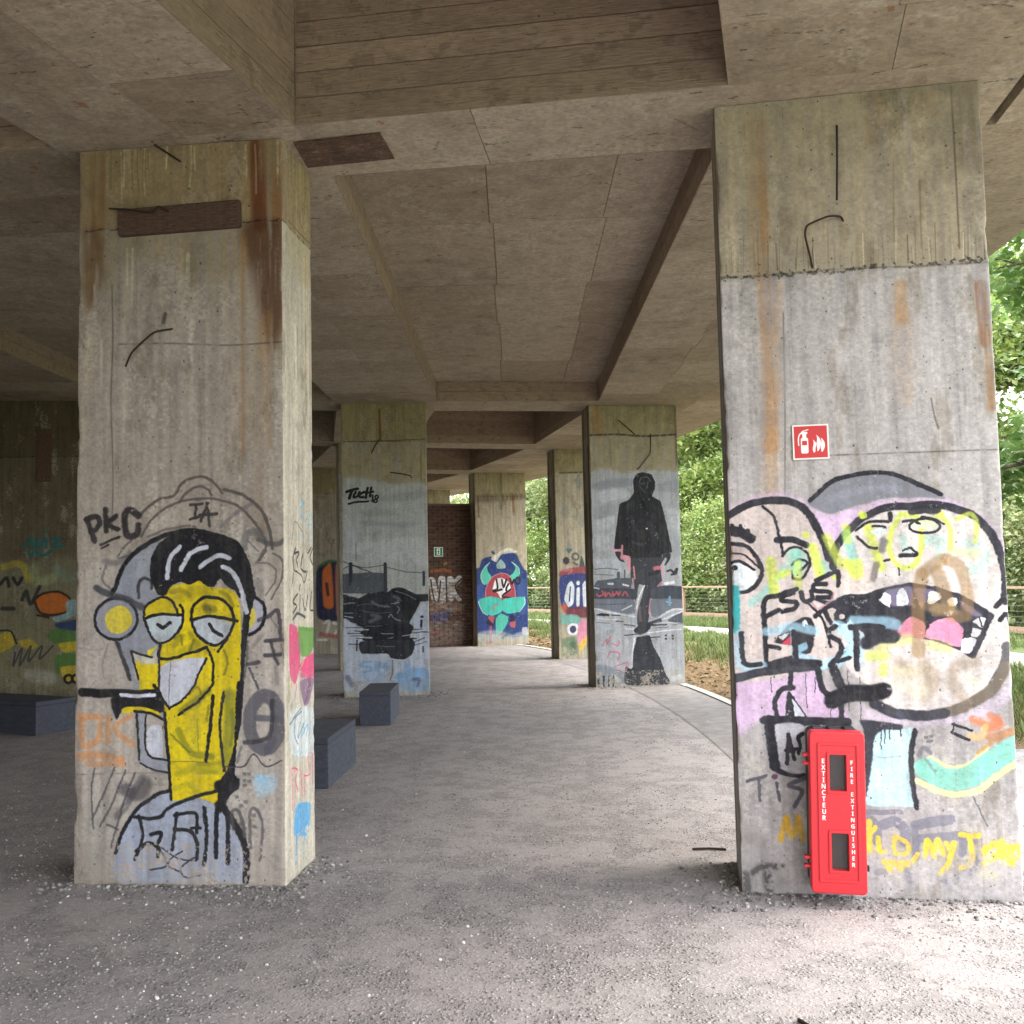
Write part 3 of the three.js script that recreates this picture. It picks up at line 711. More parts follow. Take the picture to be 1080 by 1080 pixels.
    ['s','#454b58',9,0.8,1,[21,918,220,905]],
    ['s','#454b58',9,0.8,1,[900,819,1088,825]],
    ['s','#d9dde6',9,0.9,1,[53,977,330,952]],
    ['s','#d9dde6',9,0.9,1,[871,880,1059,890,1215,878]],
    ['s','#3a3e4a',9,0.8,1,[1152,857,1309,867]],
    ['s','#4a5160',12,0.8,3,[44,1187,290,1166,476,1183]],
    ['s','#c46a80',18,0.85,4,[104,588,168,675,181,615,230,718]],
    ['s','#c46a80',18,0.85,4,[243,613,334,581,352,655]],
    ['s','#c46a80',18,0.85,4,[175,407,224,494,347,476,329,387]],
    ['s','#c46a80',18,0.85,4,[280,284,481,337,416,205,309,239]],
    ['f','#55606e',0,0.5,39,[20,323,264,270,415,190,442,41,12,41]],
    ['s','#c9ccd0',75,0.8,15,[1142,90,1237,117]],
    ['s','#c9ccd0',45,0.8,12,[276,151,320,75]],
    ['s','#15151a',27,0.9,4,[115,156,111,23]],
    ['s','#15151a',24,0.9,4,[191,146,187,20]],
    ['s','#15151a',27,0.9,4,[257,151,253,18]],
    ['s','#15151a',33,0.8,7,[37,114,34,11]],
  ],
  'T': [
    ['f','#1f3470',0,1.0,15,[-31,1748,77,1823,148,2014,364,2075,470,1970,610,2162,856,2197,1018,2092,1070,1961,1189,1752,1256,1673,1256,741,1223,278,919,162,488,256,-19,326,-18,1036]],
    ['f','#e0dccb',0,0.8,13,[363,2023,611,2200,803,2276,1020,2170,636,2123,497,1944]],
    ['s','#20305a',61,0.9,13,[407,2177,433,2151]],
    ['f','#8fb0b4',0,1.0,10,[496,1893,606,2007,713,1889,711,1799,520,1790]],
    ['f','#2a4a9a',0,0.8,31,[-11,1391,163,1438,184,1132,20,933]],
    ['f','#32549c',0,0.7,36,[1003,1419,1225,1518,1207,743,1042,748]],
    ['f','#4fbfa8',0,1.0,8,[334,1934,225,1846,114,1669,137,1490,243,1424,381,1574,290,1717,265,1820]],
    ['f','#4fbfa8',0,1.0,8,[877,1938,970,1808,899,1667,815,1604,895,1499,1062,1625,1053,1806]],
    ['s','#a8e0d0',20,0.9,5,[334,1934,225,1846,114,1669,137,1490,203,1425]],
    ['s','#a8e0d0',20,0.9,5,[877,1938,1039,1806,1063,1651]],
    ['f','#9a3a48',0,1.0,10,[223,1080,228,1335,381,1587,599,1673,789,1630,920,1395,955,1111,776,1039]],
    ['s','#c08a90',25,0.8,8,[223,1080,228,1335,381,1587,599,1673,789,1630,920,1395,955,1111]],
    ['f','#e4e2e6',0,1.0,10,[388,1280,461,1534,624,1569,785,1476,836,1294,670,1196,587,1095,508,1225]],
    ['s','#101014',46,1.0,8,[488,1534,511,1328,402,1279]],
    ['s','#101014',46,1.0,8,[428,1253,618,1300]],
    ['s','#101014',46,1.0,8,[623,1531,660,1350,732,1528]],
    ['s','#101014',46,1.0,8,[784,1424,727,1323,726,1271]],
    ['s','#101014',41,1.0,8,[828,1552,866,1422,923,1524]],
    ['o','#101014',36,1.0,8,[1018,1496,1073,1495,1016,1419]],
    ['s','#101014',41,1.0,8,[836,1294,628,1145,886,1087]],
    ['f','#3fb8a8',0,1.0,10,[35,1034,130,1108,372,1140,613,1069,607,788,362,693,124,803]],
    ['f','#3fb8a8',0,1.0,10,[640,1055,914,1112,1160,1105,1184,950,1043,774,769,731,621,813]],
    ['s','#b0e4dc',20,0.9,5,[35,1034,124,803,255,710]],
    ['s','#b0e4dc',20,0.9,5,[1174,1105,1184,950,1043,774]],
    ['s','#b06070',20,0.9,5,[366,872,476,971,419,819]],
    ['f','#44b09c',0,1.0,13,[455,614,579,737,767,654,736,502,597,303,461,257]],
    ['f','#1a1c40',0,1.0,13,[199,546,335,643,441,589,384,438]],
    ['f','#1a1c40',0,1.0,13,[752,604,850,703,930,649,900,522]],
    ['f','#b05058',0,0.9,13,[255,671,416,692,386,514]],
    ['f','#b05058',0,0.9,13,[805,525,942,546,925,392,816,422]],
    ['s','#b04a50',61,0.8,15,[330,440,309,60]],
    ['f','#a8b0b8',0,0.7,51,[34,324,490,358,867,241,1197,331,1191,74,57,121]],
    ['f','#c8ccd4',0,0.8,10,[1102,386,1226,394,1236,226,1112,231]],
    ['s','#3a5a54',76,0.5,25,[842,344,621,174]],
    ['f','#7d857c',0,0.7,10,[658,2484,723,2354,640,2290,600,2355]],
  ],
  'D': [
    ['f','#8c918a',0,0.7,16,[483,3561,548,3384,475,3266,416,3384]],
    ['f','#8c918a',0,0.7,16,[201,2991,286,2795,202,2698,135,2796]],
    ['f','#8c918a',0,0.7,16,[524,2794,584,2597,516,2500,457,2598]],
    ['f','#8c918a',0,0.7,16,[252,2287,321,2092,245,2015,186,2093]],
    ['f','#4a6a66',0,0.9,16,[195,2105,317,2103,257,2015]],
    ['e','#2a2f38',0,0.9,12,[189,1880,254,1878,187,1810]],
    ['o','#55585c',39,0.9,8,[378,1954,443,1953,376,1892]],
    ['s','#55585c',39,0.9,8,[334,1838,415,1798]],
    ['f','#2f4a48',0,0.9,12,[501,1972,557,1776,455,1758]],
    ['f','#8a3f48',0,0.9,24,[63,1572,86,1687,578,1775,635,1599,530,1523]],
    ['s','#b86a70',47,0.9,8,[127,1687,290,1703,205,1569]],
    ['f','#2c3a78',0,0.95,24,[63,1572,614,1599,618,1016,351,946,70,1031]],
    ['f','#d4dce4',0,1.0,12,[284,1490,201,1414,133,1145,210,988,314,1063,342,1372]],
    ['f','#d4dce4',0,1.0,12,[382,1332,452,1350,435,1021,373,1003]],
    ['e','#d4dce4',0,1.0,8,[418,1448,458,1447,416,1401]],
    ['f','#d4dce4',0,1.0,12,[506,1407,590,1483,606,1016,515,980]],
    ['s','#20305a',24,1.0,4,[261,1374,233,1104]],
    ['f','#c85038',0,0.9,20,[61,1031,191,1028,146,874]],
    ['f','#6a2f40',0,0.9,20,[189,970,617,977,612,783,186,835]],
    ['f','#6fb0a8',0,0.9,20,[65,838,389,829,465,633,61,685]],
    ['e','#e4e4ec',0,1.0,8,[292,562,414,557,289,446]],
    ['e','#3a3f60',0,1.0,8,[292,562,357,559,290,492]],
    ['f','#d88aa8',0,0.9,20,[405,674,611,744,615,473,394,288]],
    ['f','#e0b84a',0,0.9,20,[393,250,615,473,612,357,431,133]],
    ['f','#5a7a5c',0,0.7,39,[73,377,337,406,369,97,85,70]],
    ['f','#3f5a4a',0,0.7,31,[212,295,335,329,329,137]],
  ],
  'L3': [
    ['f','#2f6a3a',0,0.9,37,[131,1899,390,2049,668,1983,683,1644,141,1533]],
    ['f','#1c2140',0,0.95,31,[131,1838,668,1953,663,785,135,803]],
    ['f','#c8642a',0,1.0,31,[234,1775,420,1956,473,1036,259,1042]],
    ['f','#c8642a',0,1.0,31,[524,1893,668,1953,658,907,533,850]],
    ['s','#1c1420',62,0.8,19,[324,1529,353,1284]],
    ['s','#d8d8d0',62,0.9,12,[256,677,378,703,315,432]],
    ['s','#d8d8d0',62,0.9,12,[470,669,593,604,499,424]],
    ['s','#d8d8d0',49,0.9,12,[131,319,314,311]],
    ['s','#a04040',86,0.6,25,[193,437,621,358]],
  ],
  'wall': [
    ['f','#8a8a6a',0,0.5,114,[92,1840,416,1891,1236,1903,1250,108,116,148]],
    ['s','#2f6a68',46,0.9,9,[549,2117,630,2230,658,2115]],
    ['s','#2f6a68',46,0.9,9,[698,2215,726,2114,807,2227,822,2112]],
    ['s','#2f6a68',46,0.9,9,[876,2212,985,2224,904,2111,1041,2137]],
    ['s','#2f6a68',46,0.9,9,[604,2059,632,2001,686,2057,769,1998,877,2054]],
    ['s','#2f6a68',23,0.9,9,[792,2357,806,2313]],
    ['s','#c8b83a',86,0.6,29,[308,1864,443,1904,552,1859,608,1687]],
    ['s','#9fae7a',114,0.6,40,[661,1829,718,1656,908,1709]],
    ['s','#7f9a8a',114,0.5,40,[962,1822,1073,1706,1210,1731]],
    ['s','#22242a',40,0.9,9,[257,1638,337,1721,365,1607]],
    ['s','#22242a',40,0.9,9,[418,1719,473,1633,527,1717]],
    ['s','#22242a',46,0.8,11,[530,1432,583,1545,639,1373,746,1598]],
    ['s','#22242a',51,0.8,11,[288,1325,423,1321]],
    ['f','#c0692a',0,1.0,14,[679,1429,801,1511,992,1521,1130,1418,1077,1262,886,1224,749,1271]],
    ['s','#2a1c14',29,0.9,9,[679,1429,801,1511,992,1521,1130,1418,1077,1262,886,1224,749,1271,679,1429]],
    ['s','#2a1c14',29,0.9,9,[722,1229,859,1197]],
    ['f','#8fb0b4',0,0.9,17,[1075,1391,1199,1416,1187,1217,968,1137,913,1195,1077,1248]],
    ['f','#26386a',0,0.9,23,[941,1109,1242,1158,1243,1016,1024,1022]],
    ['f','#4f7a3a',0,0.9,23,[847,970,969,1051,1188,1003,1190,846,944,853]],
    ['f','#c8b02a',0,0.9,14,[985,852,1244,873,1245,759,1054,737]],
    ['f','#4f7a3a',0,0.9,23,[945,683,1163,733,1246,617,1165,563,975,456]],
    ['f','#d0b430',0,0.9,14,[1015,540,1247,561,1248,390,1085,368]],
    ['o','#14140f',34,0.9,6,[1117,395,1166,393,1118,344]],
    ['o','#14140f',34,0.9,6,[1207,392,1254,390,1208,341]],
    ['f','#c8b02a',0,0.8,23,[265,986,399,1039,456,868,268,760]],
    ['f','#c8b02a',0,0.7,29,[482,895,644,919,727,831,619,778]],
    ['s','#22242a',23,0.9,6,[265,1042,400,1025,469,867]],
    ['s','#34343a',23,0.8,6,[457,755,432,586,537,809,513,584,645,834,620,637,781,830,756,661,917,826]],
    ['s','#b8b8b0',172,0.5,57,[649,467,894,402]],
  ],
  'brick': [
    ['s','#d0d0cc',196,0.95,20,[1660,1530,1755,1104]],
    ['s','#d0d0cc',196,0.95,20,[1918,1557,1927,1099]],
    ['s','#d0d0cc',131,0.95,20,[1723,1235,1927,1099]],
    ['s','#d0d0cc',183,0.95,20,[2126,1552,2119,1126]],
    ['s','#d0d0cc',151,0.95,20,[2354,1581,2175,1354,2345,1119]],
    ['s','#101014',33,0.9,10,[1643,1562,1721,1105,1824,1069,1883,1525]],
    ['s','#101014',33,0.9,10,[2023,1587,2031,1063]],
    ['s','#101014',33,0.9,10,[2424,1579,2245,1385,2422,1084]],
    ['s','#b86a3a',85,0.6,26,[1663,1758,1939,1786,2147,1749]],
    ['s','#c8b04a',52,0.6,20,[1976,1916,2046,1948]],
    ['f','#c0a890',0,0.45,52,[1618,1075,2413,986,2409,789,1614,816]],
    ['f','#3a4a9a',0,0.6,46,[1647,782,2061,800,2022,573,1678,586]],
    ['f','#b0b0a8',0,0.4,65,[1610,589,2405,559,2396,67,1602,104]],
    ['s','#c05050',79,0.5,26,[1674,327,1879,319]],
    ['s','#7fb8c0',98,0.5,26,[2062,866,2166,862]],
  ],
  'L1.stain': [
    ['f','#87744f',0,0.5,79,[12,4035,1191,4022,1188,3540,810,3241,372,3425,42,3172]],
    ['f','#91846a',0,0.3,135,[38,3552,1188,3540,1183,2592,916,2290,864,3079,209,3057,104,2317,28,2214]],
    ['s','#5a2a14',90,0.8,28,[1034,4022,1039,3816,1049,3569]],
    ['s','#7a4a26',79,0.5,34,[1148,3971,1151,3585]],
    ['f','#4a2c18',0,0.75,56,[951,3564,1188,3561,1191,3063,1110,2846,1015,3230]],
    ['f','#5a3a20',0,0.6,45,[27,3585,127,3590,152,3329,53,3118]],
    ['s','#6a4a2a',51,0.5,28,[124,4011,138,3600]],
    ['s','#6a4a2a',39,0.5,23,[79,4014,82,3631]],
    ['s','#8a6238',34,0.5,23,[1100,3067,1102,2335]],
    ['s','#8a6238',23,0.5,17,[951,3500,953,2289]],
    ['s','#8a6238',45,0.35,34,[1052,3017,1037,1874]],
    ['s','#b5b0a0',14,0.7,6,[284,3473,285,3268]],
    ['s','#b5b0a0',11,0.7,6,[317,3471,313,3148]],
    ['s','#b5b0a0',11,0.6,6,[351,3372,352,3125]],
    ['s','#c5c0b0',23,0.5,6,[636,3421,636,3239]],
    ['s','#b8b2a4',17,0.6,6,[96,3277,108,2528]],
    ['s','#b8b2a4',17,0.5,6,[138,2953,142,2369]],
    ['s','#b8b2a4',11,0.5,6,[272,2575,273,2364]],
    ['s','#2c2622',8,0.7,6,[196,3272,204,2950,195,2631,209,2209,205,1895]],
    ['s','#3a332c',8,0.6,6,[237,2933,539,2924,864,2899,1185,2905]],
    ['s','#4a4238',7,0.5,6,[45,1484,166,1266,3,1263]],
    ['s','#4a4238',7,0.6,6,[10,580,597,589,1150,554]],
    ['f','#6f7a62',0,0.35,79,[11,414,162,364,142,164,228,15,4,3]],
    ['s','#2a2622',23,0.7,6,[495,3043,505,3091]],
    ['s','#6f6446',9,0.42,3,[320,4053,314,3977,326,3899]],
    ['s','#6f6446',8,0.59,3,[342,4068,343,3915,354,3761]],
    ['s','#6f6446',10,0.63,3,[314,4070,309,3928,321,3785]],
    ['s','#a99d78',8,0.65,3,[723,4059,729,4020,723,3983]],
    ['s','#6f6446',11,0.45,3,[1094,4045,1088,3921,1082,3792]],
    ['s','#a99d78',7,0.69,3,[613,4061,613,3946,614,3838]],
    ['s','#bdb391',10,0.75,3,[514,4062,514,3991,509,3920]],
    ['s','#bdb391',10,0.47,3,[1023,4022,1028,3882,1028,3742]],
    ['s','#6f6446',5,0.68,3,[375,4077,376,3940,371,3804]],
    ['s','#bdb391',8,0.67,3,[386,4037,381,3901,388,3765]],
    ['s','#cbc3a6',11,0.51,3,[674,4029,674,3964,679,3893]],
    ['s','#a99d78',6,0.41,3,[79,4074,85,3991,80,3909]],
    ['s','#6f6446',10,0.54,3,[1132,4021,1137,3945,1136,3869]],
    ['s','#a99d78',7,0.65,3,[163,4036,164,3904,165,3773]],
    ['s','#bdb391',10,0.75,3,[1153,4041,1153,3944,1152,3847]],
    ['s','#a99d78',8,0.64,3,[718,4065,718,3956,723,3847]],
    ['s','#bdb391',11,0.49,3,[887,4069,887,4026,887,3988]],
    ['s','#a99d78',10,0.49,3,[414,4058,414,3986,409,3921]],
    ['s','#cbc3a6',7,0.48,3,[969,4021,974,3907,968,3794]],
    ['s','#bdb391',8,0.73,3,[264,4057,264,3941,260,3827]],
    ['s','#cbc3a6',11,0.56,3,[969,4021,963,3978,963,3940]],
    ['s','#cbc3a6',10,0.52,3,[652,4064,657,3933,647,3809]],
    ['s','#a99d78',8,0.62,3,[756,4040,751,3959,756,3877]],
    ['s','#6f6446',11,0.71,3,[85,4063,91,4008,86,3947]],
    ['s','#6f6446',10,0.63,3,[1126,4021,1126,3962,1120,3903]],
    ['s','#a99d78',5,0.49,3,[436,4067,431,4024,442,3985]],
    ['s','#6f6446',8,0.4,3,[635,4065,635,3923,630,3788]],
    ['s','#6f6446',5,0.72,3,[392,4043,387,3950,387,3852]],
    ['s','#bdb391',7,0.47,3,[1148,4036,1147,3912,1152,3783]],
    ['s','#cbc3a6',10,0.4,3,[242,4042,248,3899,249,3751]],
    ['s','#6f6446',5,0.51,3,[101,4067,108,4006,108,3941]],
    ['s','#6f6446',11,0.7,3,[931,4067,926,4029,931,3991]],
    ['s','#6f6446',8,0.53,3,[409,4063,403,3987,409,3910]],
    ['s','#6f6446',10,0.6,3,[186,4056,186,3936,187,3815]],
  ],
  'L1.right.stain': [
    ['f','#a8996a',0,0.5,23,[112,4074,572,4105,593,3402,100,3360]],
    ['s','#96703f',14,0.75,9,[503,3595,481,2680]],
    ['s','#a8743c',9,0.6,6,[410,3518,393,2776]],
    ['s','#6a5a30',9,0.5,6,[280,4037,273,3696]],
    ['s','#2c2622',4,0.9,3,[104,3622,306,3618,560,3627]],
    ['s','#d8d4c4',14,0.5,9,[230,3292,211,2307]],
  ],
  'R1.stain': [
    ['f','#918567',0,0.4,72,[14,4020,1325,4036,1306,3141,665,3133,-7,3135]],
    ['s','#96744c',84,0.45,36,[216,3962,195,3140]],
    ['s','#8f6a44',48,0.5,24,[254,3933,224,3148]],
    ['s','#a27a54',90,0.7,30,[232,3087,235,2680,219,2239]],
    ['s','#b09070',48,0.5,24,[288,3073,275,2481]],
    ['s','#b98a5c',84,0.45,36,[225,2287,206,1899]],
    ['s','#9a6a3c',72,0.5,30,[800,4005,795,3796]],
    ['s','#a07e58',72,0.6,30,[884,3019,886,2853]],
    ['s','#b98a5c',96,0.3,48,[882,2883,872,2449]],
    ['s','#7d5236',60,0.85,18,[1264,3000,1276,2712]],
    ['s','#8c6848',42,0.7,18,[1283,2759,1290,2379]],
    ['s','#a8865a',60,0.35,36,[1093,3993,1089,3904]],
    ['s','#3a332c',8,0.6,6,[1176,4033,1177,3590,1176,3190]],
    ['s','#3a332c',8,0.6,6,[311,2922,299,2382,280,1897]],
    ['s','#3a332c',6,0.3,6,[882,3668,867,3250]],
    ['s','#3a332c',6,0.35,6,[1004,3557,997,3205]],
    ['s','#3a332c',7,0.6,6,[514,2177,895,2175,1301,2172]],
    ['s','#3a332c',7,0.6,6,[-41,1182,582,1187,1284,1164]],
    ['s','#4a433c',8,0.7,6,[1006,2442,1019,2346,1034,2288]],
    ['s','#4a3f34',155,0.3,60,[1250,3976,1260,3631]],
    ['s','#2a2622',12,0.5,6,[-12,3130,75,3129,195,3125,338,3129,432,3127,572,3131]],
    ['s','#2a2622',10,0.45,6,[572,3131,757,3126,938,3117,1118,3113,1314,3112]],
    ['f','#4a4640',0,0.4,60,[8,332,91,324,217,36,5,6]],
    ['s','#4a4239',4,0.49,2,[574,3289,577,3145]],
    ['s','#4a4239',7,0.53,2,[248,3281,244,3151]],
    ['s','#cfc8ba',7,0.4,2,[956,3208,953,3135]],
    ['s','#cfc8ba',7,0.65,2,[1227,3322,1222,3129]],
    ['s','#6b6254',5,0.44,2,[794,3359,789,3138]],
    ['s','#6b6254',5,0.62,2,[296,3292,291,3147]],
    ['s','#6b6254',5,0.64,2,[1294,3253,1292,3128]],
    ['s','#5a5146',7,0.49,2,[754,3269,753,3141]],
    ['s','#6b6254',7,0.58,2,[1254,3252,1253,3131]],
    ['s','#cfc8ba',5,0.42,2,[122,3231,119,3151]],
    ['s','#5a5146',7,0.44,2,[278,3318,281,3148]],
    ['s','#5a5146',4,0.44,2,[442,3265,446,3145]],
    ['s','#cfc8ba',4,0.47,2,[81,3279,76,3154]],
    ['s','#4a4239',5,0.54,2,[664,3217,656,3144]],
    ['s','#5a5146',5,0.53,2,[397,3309,385,3145]],
    ['s','#cfc8ba',7,0.45,2,[718,3306,716,3139]],
    ['s','#cfc8ba',4,0.68,2,[880,3322,871,3137]],
    ['s','#4a4239',6,0.37,2,[768,3273,762,3140]],
    ['s','#6b6254',4,0.66,2,[970,3310,966,3134]],
    ['s','#6b6254',7,0.58,2,[199,3365,196,3150]],
    ['s','#6b6254',5,0.46,2,[581,3239,573,3145]],
    ['s','#4a4239',5,0.44,2,[126,3326,119,3151]],
    ['s','#cfc8ba',5,0.62,2,[1144,3178,1141,3130]],
    ['s','#5a5146',5,0.65,2,[470,3258,460,3144]],
    ['s','#5a5146',6,0.67,2,[383,3205,381,3145]],
    ['s','#4a4239',7,0.61,2,[932,3279,930,3137]],
    ['s','#6b6254',6,0.41,2,[224,3263,220,3148]],
    ['s','#cfc8ba',4,0.63,2,[1142,3237,1146,3130]],
    ['s','#cfc8ba',6,0.69,2,[1240,3238,1239,3132]],
    ['s','#4a4239',4,0.42,2,[426,3346,423,3147]],
    ['s','#6b6254',5,0.53,2,[179,3332,172,3152]],
    ['s','#5a5146',7,0.67,2,[287,3288,291,3147]],
    ['s','#6b6254',4,0.63,2,[180,3241,182,3151]],
    ['s','#6b6254',6,0.52,2,[99,3258,91,3153]],
    ['s','#cfc8ba',7,0.4,2,[474,3247,479,3143]],
    ['s','#5a5146',7,0.47,2,[812,3348,812,3137]],
    ['s','#4a4239',7,0.43,2,[1222,3322,1213,3129]],
    ['s','#6b6254',7,0.49,2,[1039,3245,1039,3133]],
    ['s','#6b6254',7,0.46,2,[127,3351,119,3151]],
    ['s','#6b6254',5,0.36,2,[1003,3248,998,3137]],
    ['s','#cfc8ba',6,0.43,2,[1116,3253,1106,3133]],
    ['s','#6b6254',7,0.54,2,[307,3331,300,3147]],
    ['s','#6b6254',6,0.4,2,[62,3301,62,3155]],
    ['s','#5a5146',5,0.46,2,[608,3217,600,3143]],
    ['s','#5a5146',5,0.36,2,[948,3219,953,3135]],
    ['s','#4a4239',4,0.47,2,[317,3205,315,3151]],
    ['s','#cfc8ba',5,0.63,2,[1198,3276,1191,3131]],
    ['s','#6b6254',6,0.36,2,[1222,3225,1217,3129]],
    ['s','#5a5146',7,0.69,2,[1293,3224,1292,3128]],
    ['s','#5a5146',4,0.53,2,[34,3197,33,3152]],
    ['s','#cfc8ba',4,0.69,2,[282,3283,277,3148]],
    ['s','#5a5146',5,0.61,2,[1066,3336,1061,3132]],
    ['s','#6b6254',7,0.39,2,[549,3356,545,3143]],
    ['s','#4a4239',4,0.61,2,[472,3307,470,3143]],
    ['s','#6b6254',5,0.5,2,[1103,3269,1092,3134]],
    ['s','#cfc8ba',7,0.53,2,[1031,3261,1034,3134]],
    ['s','#4a4239',4,0.41,2,[1203,3295,1199,3130]],
    ['s','#5a5146',5,0.56,2,[1082,3188,1088,3134]],
    ['s','#5a5146',5,0.66,2,[111,3307,110,3151]],
    ['s','#5a5146',4,0.63,2,[470,3253,474,3143]],
  ],
  'L2.stain': [
    ['f','#8d8258',0,0.6,82,[23,4016,1165,4007,1161,2888,781,2894,390,2978,12,2904]],
    ['s','#5a3a20',34,0.7,14,[532,3959,540,3533]],
    ['s','#6a5a34',27,0.5,14,[1104,3474,1095,2849]],
    ['s','#3a332c',14,0.7,0,[31,3511,527,3519,1158,3540]],
  ],
  'R2.stain': [
    ['f','#948a62',0,0.5,67,[16,4009,1322,4042,1319,3106,522,3042,-12,2977]],
    ['s','#9a6a3c',134,0.5,40,[99,3982,118,3650]],
    ['s','#3a332c',27,0.8,13,[5,3609,398,3622,822,3594,1322,3622]],
    ['s','#7a6a4a',40,0.5,13,[297,3539,301,3181]],
    ['s','#4a4238',40,0.6,27,[1292,4013,1293,3176]],
  ],
  'T.stain': [
    ['s','#8a4a26',61,0.7,20,[941,3482,957,3122]],
    ['s','#6a4a30',41,0.7,20,[72,3454,86,3009]],
    ['f','#5a4a38',0,0.6,61,[4,3520,1230,3552,1226,3416,23,3343]],
    ['s','#3f4a34',81,0.6,41,[645,4020,628,3211]],
    ['s','#7a6248',41,0.5,20,[443,3344,452,2674]],
  ],
  'D.stain': [
    ['f','#948a62',0,0.4,51,[69,4036,649,4042,636,3596,58,3593]],
    ['s','#3a3a30',34,0.6,17,[96,3574,636,3596]],
  ],
};


// ---------------------------------------------------------------- paint: sprayed strokes in millimetres on a face
function spline(ctx, p, closed, k) {
  const n = p.length, at = (i) => p[closed ? (i + n) % n : clamp(i, 0, n - 1)];
  ctx.beginPath(); ctx.moveTo(p[0][0], p[0][1]);
  if (n === 2) { ctx.lineTo(p[1][0], p[1][1]); return; }
  for (let i = 0; i < (closed ? n : n - 1); i++) {
    const a = at(i - 1), b = at(i), c = at(i + 1), d = at(i + 2);
    ctx.bezierCurveTo(b[0] + (c[0] - a[0]) * k, b[1] + (c[1] - a[1]) * k, c[0] - (d[0] - b[0]) * k, c[1] - (d[1] - b[1]) * k, c[0], c[1]);
  }
  if (closed) ctx.closePath();
}
function paint(ctx, list, ox, H, ppm) {
  const s = ppm / 1000;
  for (const [kind, color, w, alpha, blur, flat] of list) {
    const p = []; for (let i = 0; i < flat.length; i += 2) p.push([ox + flat[i] * s, H - flat[i + 1] * s]);
    ctx.globalAlpha = alpha; ctx.fillStyle = ctx.strokeStyle = color; ctx.lineCap = ctx.lineJoin = 'round'; ctx.lineWidth = Math.max(0.6, w * s);
    ctx.filter = blur * s > 0.35 ? `blur(${(blur * s * 0.38).toFixed(2)}px)` : 'none';
    if (kind === 's') { spline(ctx, p, false, 0.16); ctx.stroke(); }
    else if (kind === 'f') { spline(ctx, p, true, 0.1); ctx.fill(); }
    else if (kind === 'e' || kind === 'o') { ctx.beginPath(); ctx.ellipse(p[0][0], p[0][1], Math.abs(p[1][0] - p[0][0]), Math.abs(p[2][1] - p[0][1]), 0, 0, 7); kind === 'e' ? ctx.fill() : ctx.stroke(); }
    else if (kind === 't') for (const q of p) ctx.fillRect(q[0] - (w * s) / 2, q[1] - (w * s) / 2, w * s, w * s * 0.8);
  }
  ctx.filter = 'none'; ctx.globalAlpha = 1;
}
